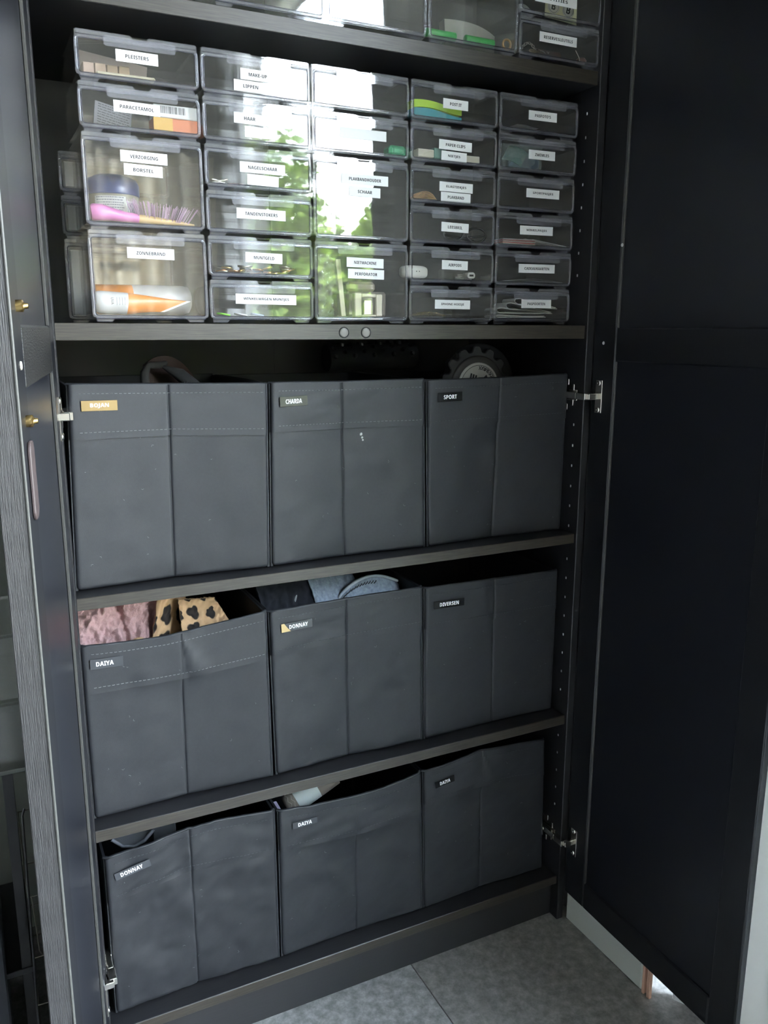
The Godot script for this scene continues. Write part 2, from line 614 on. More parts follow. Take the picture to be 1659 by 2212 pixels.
func outside() -> void:
	var st := begin()
	span(st, Vector3(1.30, FLOOR - 0.2, -6.0), Vector3(16.0, FLOOR - 0.015, 22.0), 0.0)
	structure("ground_terrace", st, mat(lin(0.11, 0.115, 0.09), 0.9))
	st = begin()
	span(st, Vector3(1.80, FLOOR - 0.02, -0.5), Vector3(1.92, 2.4, 0.80), 0.0)
	span(st, Vector3(1.20, FLOOR - 0.02, -0.62), Vector3(1.92, 2.4, -0.5), 0.0)
	span(st, Vector3(1.20, 2.10, -0.5), Vector3(1.80, 2.4, 0.80), 0.0)
	structure("wall_porch", st, mat(lin(0.30, 0.30, 0.30), 0.9))
	# shrubs across the garden, seen mirrored in the drawer fronts
	var leafm := mat(lin(0.16, 0.26, 0.045), 0.6)
	leafm.backlight_enabled = true
	leafm.backlight = Color(0.35, 0.45, 0.1)
	var leaf := begin()
	flat(leaf)
	quad(leaf, Vector3(-0.5, 0, 0), Vector3(0, -0.3, 0.12), Vector3(0.5, 0, 0), Vector3(0, 0.3, 0.12))
	quad(leaf, Vector3(-0.5, 0, 0), Vector3(0, 0.3, 0.12), Vector3(0.5, 0, 0), Vector3(0, -0.3, 0.12))
	var lm := done(leaf)
	var spots := [[3.1, 8.2, 0.95, 3.7], [3.75, 9.0, 0.75, 3.1], [4.1, 8.4, 0.75, 2.45], [4.75, 8.4, 0.55, 2.95], [2.1, 8.6, 1.2, 4.3], [1.2, 8.6, 1.1, 4.2]]
	var what := ["wide", "tall", "low", "round", "broad", "far"]
	for i in spots.size():
		var s: Array = spots[i]
		var t := thing("garden_shrub", "%s green shrub in the garden, mirrored in the drawer fronts" % what[i], "shrub", Vector3(s[0], FLOOR - 0.015, s[1]))
		st = begin()
		tube(st, [Vector3(0, 0, 0), Vector3(0.03, s[3] * 0.5, 0), Vector3(0, s[3] * 0.8, 0.02)], [0.06, 0.045, 0.02], 8)
		bit("stem", st, mat(lin(0.10, 0.07, 0.045), 0.9), t)
		var mm := MultiMesh.new()
		mm.transform_format = MultiMesh.TRANSFORM_3D
		mm.mesh = lm
		mm.instance_count = 4200
		for k in mm.instance_count:
			var d := Vector3(rng.randfn(), rng.randfn(), rng.randfn()).normalized() * pow(rng.randf(), 0.33)
			var p := Vector3(d.x * s[2], s[3] * 0.53 + d.y * s[3] * 0.47, d.z * s[2] * 0.8)
			mm.set_instance_transform(k, Transform3D(Basis.from_euler(Vector3(rng.randf() * TAU, rng.randf() * TAU, 0)).scaled(Vector3.ONE * rng.randf_range(0.10, 0.2)), p))
		var mi := MultiMeshInstance3D.new()
		mi.name = "foliage"
		mi.multimesh = mm
		mi.material_override = leafm
		mi.set_meta("kind", "stuff")
		t.add_child(mi)

# ------------------------------------------------------------------ the wardrobe
func wardrobe() -> void:
	var w := thing("wardrobe", "tall black-brown wardrobe with both doors open, full of labelled drawers and boxes", "wardrobe", Vector3(0.5, FLOOR, -0.18))
	var st := begin()
	span(st, Vector3(-0.027, FLOOR, -0.42), Vector3(-0.009, 2.14, 0.045), 0.0015)
	part("side_panel", st, M.carcass, w)
	st = begin()
	span(st, Vector3(1.001, FLOOR, -0.42), Vector3(1.019, 2.14, 0.045), 0.0015)
	var right := part("side_panel", st, M.carcass, w)
	st = begin()
	var cyl := func(y: float, z: float) -> void:
		rbox(st, Vector3(1.0008, y, z), Vector3(0.0016, 0.0055, 0.0035), 0.0008)
	for k in 8:
		cyl.call(1.5715 - 0.0435 * k, 0.0105 - 0.0008 * k)
	for y in [0.964, 0.920, 0.877, 0.833, 0.790, 0.746, 0.672, 0.629, 0.585, 0.542, 0.498, 0.455, 0.411, 0.367, 0.255, 0.212, 0.168, 0.125, 0.081]:
		cyl.call(y, 0.017)
	part("shelf_pin", st, mat(lin(0.5, 0.5, 0.5), 0.3, 0.8), right, "stuff")
	st = begin()
	span(st, Vector3(-0.009, FLOOR + 0.09, -0.42), Vector3(0.4875, 2.12, -0.402), 0.0)
	part("back_panel", st, mat(lin(0.075, 0.074, 0.066), 0.7), w)
	st = begin()
	span(st, Vector3(0.4885, FLOOR + 0.09, -0.42), Vector3(1.001, 2.12, -0.402), 0.0)
	part("back_panel", st, mat(lin(0.075, 0.074, 0.066), 0.7), w)
	st = begin()
	span(st, Vector3(-0.009, 2.12, -0.42), Vector3(1.001, 2.14, 0.04), 0.001)
	part("top_panel", st, M.carcass, w)
	for s in [[1.6166, 1.641], [1.1413, 1.1676], [0.7115, 0.7321], [0.291, 0.3122], [-0.1165, -0.0964]]:
		st = begin()
		span(st, Vector3(-0.009, s[0], -0.402), Vector3(1.001, s[1], 0.0355), 0.0005)
		var sh := part("shelf", st, M.shelf, w)
		st = begin()
		span(st, Vector3(-0.009, s[0], 0.0355), Vector3(1.001, s[1], 0.0372), 0.0007)
		part("edge_band", st, M.edge, sh)
		if s[0] > 1.1 and s[0] < 1.2:
			for x in [0.4664, 0.5091]:
				st = begin()
				lathe(st, [Vector2(0.0098, 0.0), Vector2(0.0098, 0.0006), Vector2(0.0082, 0.0009), Vector2(0.0082, 0.0004)], Transform3D(Basis(Vector3.RIGHT, PI / 2), Vector3(x, 1.1535, 0.0372)), 28)
				part("cap_ring", st, M.groove, sh)
				st = begin()
				lathe(st, [Vector2(0.0083, 0.0), Vector2(0.0083, 0.0006), Vector2(0.006, 0.0014), Vector2(0.0, 0.0018)], Transform3D(Basis(Vector3.RIGHT, PI / 2), Vector3(x, 1.1535, 0.0372)), 28)
				part("screw_cap", st, M.cap, sh)
	st = begin()
	span(st, Vector3(-0.009, FLOOR, 0.0), Vector3(1.001, -0.1165, 0.018), 0.001)
	part("plinth", st, M.plinth, w)
	door(w, Vector3(-0.012, 0, 0.046), 99.2, -1.0)
	door(w, Vector3(1.0185, 0, 0.046), 91.0, 1.0)
	hinge(w, 1.026, 0.0)
	hinge(w, 0.008, 0.0)
	hinge(w, 1.029, 1.0)
	hinge(w, 0.030, 2.0)

func door(w: Node3D, at: Vector3, deg: float, inside: float) -> void:
	var a := deg_to_rad(deg)
	var d := Node3D.new()
	d.name = "door"
	w.add_child(d, true)
	d.position = at - origin[w]
	d.basis = Basis(Vector3(cos(a), 0, sin(a)), Vector3.UP, Vector3(-sin(a), 0, cos(a)))
	var th := 0.026
	var lo := -0.135
	var hi := 2.13
	var mid := -inside * th * 0.5
	var edge: Material = M.oak_edge if inside < 0.0 else M.door
	var wid := 0.5085 if inside < 0.0 else 0.4975
	var piece := func(called: String, x0: float, x1: float, y0: float, y1: float, m: Material, back := 0.0) -> MeshInstance3D:
		var st := begin()
		var t := th - back
		rbox(st, Vector3((x0 + x1) * 0.5, (y0 + y1) * 0.5, mid - inside * back * 0.5), Vector3(x1 - x0, y1 - y0, t), 0.0026 if back == 0.0 else 0.0)
		return bit(called, st, m, d)
	piece.call("stile", 0.0, 0.066, lo, hi, M.door)
	piece.call("stile", 0.434, wid - 0.002, lo, hi, M.door)
	piece.call("edge_strip", wid - 0.002, wid, lo, hi, edge)
	piece.call("rail", 0.066, 0.434, 1.0975, 1.1625, M.rail if inside < 0.0 else M.door)
	piece.call("rail", 0.066, 0.434, lo, -0.072, M.door)
	piece.call("rail", 0.066, 0.434, hi - 0.066, hi, M.door)
	piece.call("panel", 0.066, 0.434, -0.072, 1.0975, M.door_panel, 0.005)
	piece.call("panel", 0.066, 0.434, 1.1625, hi - 0.066, M.door_panel, 0.005)
	var bead := func(called: String, x0: float, x1: float, y0: float, y1: float, z0: float, z1: float) -> void:
		var st := begin()
		rbox(st, Vector3((x0 + x1) * 0.5, (y0 + y1) * 0.5, inside * (z0 + z1) * 0.5), Vector3(x1 - x0, y1 - y0, z1 - z0), 0.0012)
		bit(called, st, M.bead, d)
	bead.call("bead", 0.0660, 0.0695, -0.072, 1.0975, -0.0052, -0.0002)
	bead.call("bead", 0.0660, 0.0695, 1.1625, hi - 0.066, -0.0052, -0.0002)
	if inside < 0.0:
		bead.call("edge_bead", 0.5062, 0.5094, lo + 0.001, hi - 0.001, -0.0030, 0.0004)
	if inside > 0.0:
		for e in [[0.030, 1.133], [0.068, 1.318]]:
			var s3 := begin()
			lathe(s3, [Vector2(0.0035, 0.0), Vector2(0.003, 0.001), Vector2(0.0, 0.0014)], Transform3D(Basis(Vector3.RIGHT, PI / 2), Vector3(e[0], e[1], 0.0)), 12)
			bit("pin", s3, mat(lin(0.45, 0.44, 0.42), 0.4), d)
	if inside < 0.0:
		for y in [1.180, 1.068]:
			var st := begin()
			lathe(st, [Vector2(0.0, 0.0), Vector2(0.0065, 0.0), Vector2(0.0065, 0.0), Vector2(0.0068, 0.006), Vector2(0.0068, 0.006), Vector2(0.0035, 0.0075), Vector2(0.003, 0.011), Vector2(0.0, 0.0115)], Transform3D(Basis(Vector3.RIGHT, -PI / 2), Vector3(0.462, y, 0.0)), 6)
			bit("handle_nut", st, M.brass, d)
		var s2 := begin()
		lathe(s2, [Vector2(0.0, 0.0), Vector2(0.0045, 0.0), Vector2(0.004, 0.0015), Vector2(0.0, 0.002)], Transform3D(Basis(Vector3.RIGHT, -PI / 2), Vector3(0.470, 1.123, 0.0)), 16)
		bit("felt_dot", s2, mat(lin(0.35, 0.33, 0.28), 0.8), d)
		s2 = begin()
		var pad := PackedVector2Array()
		for k in 24:
			var an := TAU * k / 24.0
			var c := Vector2(cos(an), sin(an)) * 0.012
			pad.append(Vector2(0.462, 1.008) + c + Vector2(0.006 * signf(c.x), 0.028 * signf(c.y)))
		prism(s2, pad, -0.0035, 0.0, Transform3D(), 0.001)
		var flip_pad := bit("door_pad", s2, mat(lin(0.045, 0.032, 0.031), 0.5), d)
		flip_pad.position.z = 0.0

# y, which: 0 right side of the wardrobe, 1 and 2 left (2 sags a little)
func hinge(w: Node3D, y: float, which: float) -> void:
	var h := Node3D.new()
	h.name = "hinge"
	w.add_child(h, true)
	var s := 1.0 if which == 0.0 else -1.0
	var x0 := 1.001 if s > 0.0 else -0.009
	h.position = Vector3(x0, y, 0.0) - origin[w]
	# mounting plate with its four ears on the side panel (local x points into the wardrobe: -s)
	var st := begin()
	rbox(st, Vector3(-s * 0.0015, 0, 0.000), Vector3(0.003, 0.022, 0.052), 0.0008)
	for e in [[0.022, -0.020], [0.026, -0.004], [0.016, 0.014], [-0.022, -0.020], [-0.026, -0.006], [-0.016, 0.012]]:
		rbox(st, Vector3(-s * 0.0018, e[0], e[1]), Vector3(0.0036, 0.013, 0.0055), 0.0009)
	bit("mounting_plate", st, M.nickel, h)
	st = begin()
	rbox(st, Vector3(-s * 0.0085, 0, 0.008), Vector3(0.011, 0.013, 0.055), 0.0015)
	rbox(st, Vector3(-s * 0.008, 0, 0.050), Vector3(0.014, 0.0135, 0.030), 0.0012)
	rbox(st, Vector3(s * 0.003, 0, 0.066), Vector3(0.024, 0.012, 0.012), 0.0012)
	bit("arm", st, M.nickel, h)
	st = begin()
	for zz in [-0.016, -0.006]:
		lathe(st, [Vector2(0.004, 0.0), Vector2(0.004, 0.0015), Vector2(0.0022, 0.002), Vector2(0.0, 0.002)], Transform3D(Basis(Vector3.BACK, s * PI / 2), Vector3(-s * 0.0138, 0, zz)), 12)
	bit("screw", st, M.nickel, h)
	# flange on the inside of the door
	var tilt := 0.0 if s > 0.0 else deg_to_rad(9.2)
	var cup := Node3D.new()
	cup.name = "cup"
	h.add_child(cup, true)
	cup.position = Vector3(0.0165, 0, 0.071) if s > 0.0 else Vector3(-0.0045, -0.003 if which == 1.0 else -0.027, 0.062)
	cup.rotation.y = deg_to_rad(-1.0) if s > 0.0 else -deg_to_rad(9.2)
	st = begin()
	var pl := PackedVector2Array([Vector2(-0.010, -0.033), Vector2(0.010, -0.033), Vector2(0.010, 0.033), Vector2(-0.010, 0.033)])
	prism(st, pl, -0.0015, 0.0015, Transform3D(Basis(Vector3.UP, PI / 2), Vector3.ZERO), 0.0008)
	for yy in [-0.027, 0.027]:
		lathe(st, [Vector2(0.0052, 0.0), Vector2(0.0045, 0.002), Vector2(0.002, 0.0022), Vector2(0.0015, 0.0014), Vector2(0.0, 0.0014)], Transform3D(Basis(Vector3.BACK, s * PI / 2), Vector3(-s * 0.0015, yy, 0)), 16)
	var c := MeshInstance3D.new()
	c.mesh = done(st)
	c.name = "flange"
	c.material_override = M.nickel
	cup.add_child(c)

# ------------------------------------------------------------------ clear drawers
var unit_cache := {}

func frame_path(w: float, y0: float, y1: float, r: float, z: float) -> Array:
	var p := []
	for c in [[w - r, y0 + r, -90.0], [w - r, y1 - r, 0.0], [r, y1 - r, 90.0], [r, y0 + r, 180.0]]:
		for k in 5:
			var a := deg_to_rad(c[2] + 90.0 * k / 4.0)
			p.append(Vector3(c[0] + cos(a) * r, c[1] + sin(a) * r, z))
	return p

func unit_meshes(h: float) -> Dictionary:
	if unit_cache.has(h):
		return unit_cache[h]
	var d := {}
	var w := 0.183
	var dep := 0.150
	var y0 := 0.0085
	var y1 := h - 0.0100
	var t := 0.0018
	var st := begin()
	span(st, Vector3(0, y0, -dep), Vector3(t, h - 0.001, -0.003), 0.0)
	span(st, Vector3(w - t, y0, -dep), Vector3(w, h - 0.001, -0.003), 0.0)
	span(st, Vector3(t, y0, -dep), Vector3(w - t, y0 + t, -0.003), 0.0)
	span(st, Vector3(t, h - 0.001 - t, -dep), Vector3(w - t, h - 0.001, -0.004), 0.0)
	span(st, Vector3(t, y0 + t, -dep), Vector3(w - t, h - 0.001 - t, -dep + t), 0.0)
	d.shell = done(st)
	st = begin()
	tube(st, frame_path(w - 0.003, y0, y1, 0.006, 0.0).map(func(p): return p + Vector3(0.0015, 0, -0.001)), 0.0026, 10, true)
	d.rim = done(st)
	st = begin()
	var lip := PackedVector2Array([Vector2(0.001, y1 + 0.001), Vector2(w - 0.001, y1 + 0.001), Vector2(w - 0.001, h - 0.002), Vector2(w - 0.003, h)])
	lip.append_array(PackedVector2Array([Vector2(0.109, h), Vector2(0.1045, h - 0.0055), Vector2(0.0995, h - 0.0078), Vector2(0.0905, h - 0.0078), Vector2(0.0855, h - 0.0055), Vector2(0.081, h)]))
	lip.append_array(PackedVector2Array([Vector2(0.003, h), Vector2(0.001, h - 0.002)]))
	prism(st, lip, -0.0035, -0.001, Transform3D(), 0.0005)
	d.lip = done(st)
	for side in 2:
		st = begin()
		var x0 := 0.006 if side == 0 else w - 0.006
		var sg := 1.0 if side == 0 else -1.0
		prism(st, PackedVector2Array([Vector2(x0, 0.0008), Vector2(x0 + sg * 0.024, 0.0008), Vector2(x0 + sg * 0.030, 0.0082), Vector2(x0, 0.0082)]), -0.012, -0.005, Transform3D(), 0.0008)
		d["foot%d" % side] = done(st)
	st = begin()
	var fr := PackedVector2Array()
	for p in frame_path(w - 0.008, y0 + 0.002, y1 - 0.002, 0.004, 0.0):
		fr.append(Vector2(p.x + 0.004, p.y))
	prism(st, fr, -0.0024, 0.0, Transform3D(), 0.0004)
	d.front = done(st)
	st = begin()
	tube(st, frame_path(w - 0.0085, y0 + 0.0022, y1 - 0.0022, 0.004, 0.0).map(func(p): return p + Vector3(0.00425, 0, 0.0)), 0.0009, 6, true)
	tube(st, [Vector3(0.002, y1 + 0.0030, -0.0008), Vector3(w - 0.002, y1 + 0.0030, -0.0008)], 0.0007, 6)
	tube(st, [Vector3(0.004, y0 - 0.0028, -0.002), Vector3(w - 0.004, y0 - 0.0028, -0.002)], 0.0009, 6)
	d.edge = done(st)
	st = begin()
	var hx0 := 0.040
	var hx1 := 0.147
	var hp := PackedVector2Array()
	for c in [[hx1 - 0.004, y1 - 0.0115, -90.0], [hx1 - 0.002, y1 - 0.003, 0.0], [hx0 + 0.002, y1 - 0.003, 90.0], [hx0 + 0.004, y1 - 0.0115, 180.0]]:
		var rr := 0.004 if c[1] < y1 - 0.01 else 0.002
		for k in 4:
			var a := deg_to_rad(c[2] + 90.0 * k / 3.0)
			hp.append(Vector2(c[0] + cos(a) * rr, c[1] + 0.004 + sin(a) * rr))
	prism(st, hp, 0.0075, 0.0095, Transform3D(), 0.0006)
	span(st, Vector3(hx0 + 0.001, y1 - 0.003, 0.0002), Vector3(hx1 - 0.001, y1 - 0.0008, 0.0075), 0.0006)
	d.handle = done(st)
	st = begin()
	var q := 0.005
	span(st, Vector3(q, y0 + 0.003, -dep + 0.006), Vector3(w - q, y0 + 0.0045, -0.0026), 0.0)
	span(st, Vector3(q, y0 + 0.0045, -dep + 0.006), Vector3(q + 0.0015, y1 - 0.006, -0.0026), 0.0)
	span(st, Vector3(w - q - 0.0015, y0 + 0.0045, -dep + 0.006), Vector3(w - q, y1 - 0.006, -0.0026), 0.0)
	span(st, Vector3(q + 0.0015, y0 + 0.0045, -dep + 0.006), Vector3(w - q - 0.0015, y1 - 0.006, -dep + 0.0075), 0.0)
	d.tray = done(st)
	unit_cache[h] = d
	return d

func clear_drawer(at: Vector3, units: int, label: String, group: String) -> Node3D:
	var d := unit_meshes(PITCH * units)
	var t := thing("drawer_unit", label, "drawer unit", at, group)
	bit("case", d.shell, M.shell, t)
	bit("rim", d.rim, M.rim, t)
	bit("top_lip", d.lip, M.lip, t)
	bit("foot", d.foot0, M.rim, t)
	bit("foot", d.foot1, M.rim, t)
	bit("front_panel", d.front, M.plastic, t)
	bit("panel_edge", d.edge, M.smoke, t)
	bit("handle", d.handle, M.rim, t)
	bit("tray", d.tray, M.shell, t)
	return t

func sticker(t: Node3D, text: String, cx: float, cy: float, w: float, tilt: float, tw: float, dx := 0.0) -> void:
	var st := begin()
	var xf := Transform3D(Basis(Vector3.BACK, deg_to_rad(tilt)), Vector3(cx, cy, 0.0003))
	rbox(st, Vector3(0, 0, 0), Vector3(w, 0.0167, 0.0004), 0.00015)
	var s := bit("label_sticker", st, M.paper, t)
	s.transform = xf
	if text:
		letters(text, tw, 0.0051, M.ink, s, Transform3D(Basis(), Vector3(dx, 0.0, 0.0003)), true)

func drawer_stacks() -> void:
	var base := 1.169
	# column, first unit, units high, description
	var g := "clear drawers on the middle shelf"
	var D := {}
	var list := [
		[0, 5, 1, "clear drawer holding beige plasters, top of the leftmost drawer column"],
		[0, 4, 1, "clear drawer holding an orange medicine box and a barcode box"],
		[0, 2, 2, "tall clear drawer holding a pink hairbrush and blue-lidded jar"],
		[0, 0, 2, "tall clear drawer holding sunscreen, standing on the shelf"],
		[1, 5, 1, "clear drawer with two white labels, top of the second column from left"],
		[1, 4, 1, "clear drawer in the second column with a long label above a short blank one"],
		[1, 3, 1, "clear drawer in the second column, third from top, with two labels"],
		[1, 2, 1, "clear drawer holding toothpicks, second column, above the coin drawer"],
		[1, 1, 1, "clear drawer holding loose coins"],
		[1, 0, 1, "clear drawer holding green tokens, with the longest label, on the shelf"],
		[2, 5, 1, "clear unlabelled drawer glaring white, top of the middle column"],
		[2, 4, 1, "clear drawer holding a small green dispenser, middle column"],
		[2, 2, 2, "tall clear drawer mirroring green shrubs, middle column, with two labels"],
		[2, 0, 2, "tall clear drawer holding a stapler, middle column, on the shelf"],
		[3, 5, 1, "clear drawer holding lime and teal sticky note pads"],
		[3, 4, 1, "clear drawer holding small cream and green staple boxes"],
		[3, 3, 1, "clear drawer holding brown rubber bands"],
		[3, 2, 1, "clear drawer holding black reading glasses, below the rubber band drawer"],
		[3, 1, 1, "clear drawer holding a white earbud case and cable plug"],
		[3, 0, 1, "clear drawer holding a tangle of gold wire, on the shelf"],
		[4, 5, 1, "clear dark drawer with passport photos, top of the rightmost column"],
		[4, 4, 1, "clear drawer holding a bag with teal swim goggles"],
		[4, 3, 1, "clear drawer that looks empty, rightmost column, below the goggles drawer"],
		[4, 2, 1, "clear drawer holding pink and white store cards"],
		[4, 1, 1, "clear drawer holding thin clear card sheets, above the passport drawer"],
		[4, 0, 1, "clear drawer holding a pile of grey passport booklets, on the shelf"],
	]
	for e in list:
		D[Vector2i(e[0], e[1])] = clear_drawer(Vector3(0.0535 + 0.1878 * e[0], base + PITCH * e[1], 0.0), e[2], e[3], g)
	var labels := [
		["PLEISTERS", 0, 5, 0.0897, 0.3926, 0.0632, -0.3, 0.0346, 0.0],
		["PARACETAMOL", 0, 4, 0.0854, 0.3208, 0.0700, -0.8, 0.0512, 0.0],
		["VERZORGING", 0, 2, 0.0918, 0.2504, 0.0719, -0.8, 0.0426, 0.0],
		["BORSTEL", 0, 2, 0.0898, 0.2313, 0.0593, -1.2, 0.0313, 0.0],
		["ZONNEBRAND", 0, 0, 0.0943, 0.1072, 0.0739, -0.8, 0.0451, 0.0],
		["MAKE-UP", 1, 5, 0.0928, 0.3910, 0.0584, -0.4, 0.0305, 0.0],
		["LIPPEN", 1, 5, 0.0893, 0.3730, 0.0740, -0.4, 0.0250, -0.009],
		["HAAR", 1, 4, 0.0991, 0.3241, 0.0972, -0.8, 0.0190, -0.022],
		["", 1, 4, 0.0956, 0.3047, 0.0546, -0.2, 0.0, 0.0],
		["NAGELSCHAAR", 1, 3, 0.0969, 0.2501, 0.0784, -0.2, 0.0505, 0.0],
		["", 1, 3, 0.0969, 0.2310, 0.0545, -1.4, 0.0, 0.0],
		["TANDENSTOKERS", 1, 2, 0.0924, 0.1774, 0.0855, -0.4, 0.0566, 0.0],
		["MUNTGELD", 1, 1, 0.0949, 0.1075, 0.0653, -1.0, 0.0360, 0.0],
		["WINKELWAGEN MUNTJES", 1, 0, 0.0971, 0.0396, 0.1083, -0.5, 0.0812, 0.0],
		["", 2, 4, 0.0939, 0.3206, 0.0886, 0.0, 0.0, 0.0],
		["PLAKBANDHOUDER", 2, 2, 0.0967, 0.2466, 0.0906, 0.0, 0.0620, 0.0],
		["SCHAAR", 2, 2, 0.0963, 0.2262, 0.0603, -0.7, 0.0279, 0.0],
		["NIETMACHINE", 2, 0, 0.0965, 0.1063, 0.0732, -0.8, 0.0440, 0.0],
		["PERFORATOR", 2, 0, 0.0982, 0.0868, 0.0717, -0.7, 0.0442, 0.0],
		["POST IT", 3, 5, 0.0912, 0.3889, 0.0529, -0.3, 0.0244, 0.0],
		["PAPER CLIPS", 3, 4, 0.0925, 0.3192, 0.0702, -0.8, 0.0415, 0.0],
		["NIETJES", 3, 4, 0.0898, 0.3002, 0.0544, -0.8, 0.0257, 0.0],
		["ELASTIEKJES", 3, 3, 0.0957, 0.2473, 0.0720, -0.3, 0.0430, 0.0],
		["PLAKBAND", 3, 3, 0.0951, 0.2294, 0.0641, -0.4, 0.0350, 0.0],
		["LEESBRIL", 3, 2, 0.0947, 0.1765, 0.0595, -1.0, 0.0313, 0.0],
		["AIRPODS", 3, 1, 0.0958, 0.1087, 0.0570, -0.5, 0.0285, 0.0],
		["IPHONE HOESJE", 3, 0, 0.0925, 0.0365, 0.0779, -0.3, 0.0503, 0.0],
		["PASFOTO'S", 4, 5, 0.0983, 0.3895, 0.0665, 0.6, 0.0370, 0.0],
		["ZWEMLES", 4, 4, 0.0997, 0.3198, 0.0627, 0.5, 0.0329, 0.0],
		["SPORTPASJES", 4, 3, 0.1057, 0.2496, 0.0791, 0.3, 0.0489, 0.0],
		["WINKELPASJES", 4, 2, 0.0937, 0.1803, 0.0792, 0.5, 0.0490, 0.0],
		["CADEAUKAARTEN", 4, 1, 0.0979, 0.1085, 0.0879, 0.6, 0.0598, 0.0],
		["PASPOORTEN", 4, 0, 0.1000, 0.0406, 0.0728, 0.3, 0.0433, 0.0],
	]
	for l in labels:
		sticker(D[Vector2i(l[1], l[2])], l[0], l[3], l[4] - PITCH * l[2], l[5], l[6], l[7], l[8])
	# the upper shelf
	var g2 := "clear drawers on the upper shelf"
	var ub := 1.6418
	clear_drawer(Vector3(0.2540, ub, 0.037), 2, "tall clear drawer on the upper shelf, furthest left in view, half glaring white", g2)
	clear_drawer(Vector3(0.4418, ub, 0.037), 2, "tall clear empty-looking drawer on the upper shelf, left of the battery drawer", g2)
	clear_drawer(Vector3(0.6296, ub, 0.037), 2, "tall clear drawer on the upper shelf holding green batteries", g2)
	var r0 := clear_drawer(Vector3(0.8174, ub, 0.037), 1, "clear drawer on the upper shelf holding spare keys", g2)
	var r1 := clear_drawer(Vector3(0.8174, ub + PITCH, 0.037), 1, "clear drawer above the spare keys holding a sticker sheet", g2)
	sticker(r0, "RESERVESLEUTELS", 0.0865, 0.0410, 0.0855, 0.2, 0.066)
	sticker(r1, "NOTITIES", 0.0780, 0.0350, 0.0945, 0.2, 0.052)
	# a lower stack behind the leftmost column
	var g3 := "clear drawers behind the leftmost column"
	var bx := 0.037
	clear_drawer(Vector3(bx, base, -0.168), 2, "tall clear drawer at the bottom of the stack behind the leftmost column", g3)
	clear_drawer(Vector3(bx, base + 2 * PITCH, -0.168), 1, "clear drawer in the middle of the stack behind the leftmost column", g3)
	clear_drawer(Vector3(bx, base + 3 * PITCH, -0.168), 1, "clear drawer on top of the stack behind the leftmost column", g3)

# ------------------------------------------------------------------ fabric boxes
var wrinkle := FastNoiseLite.new()

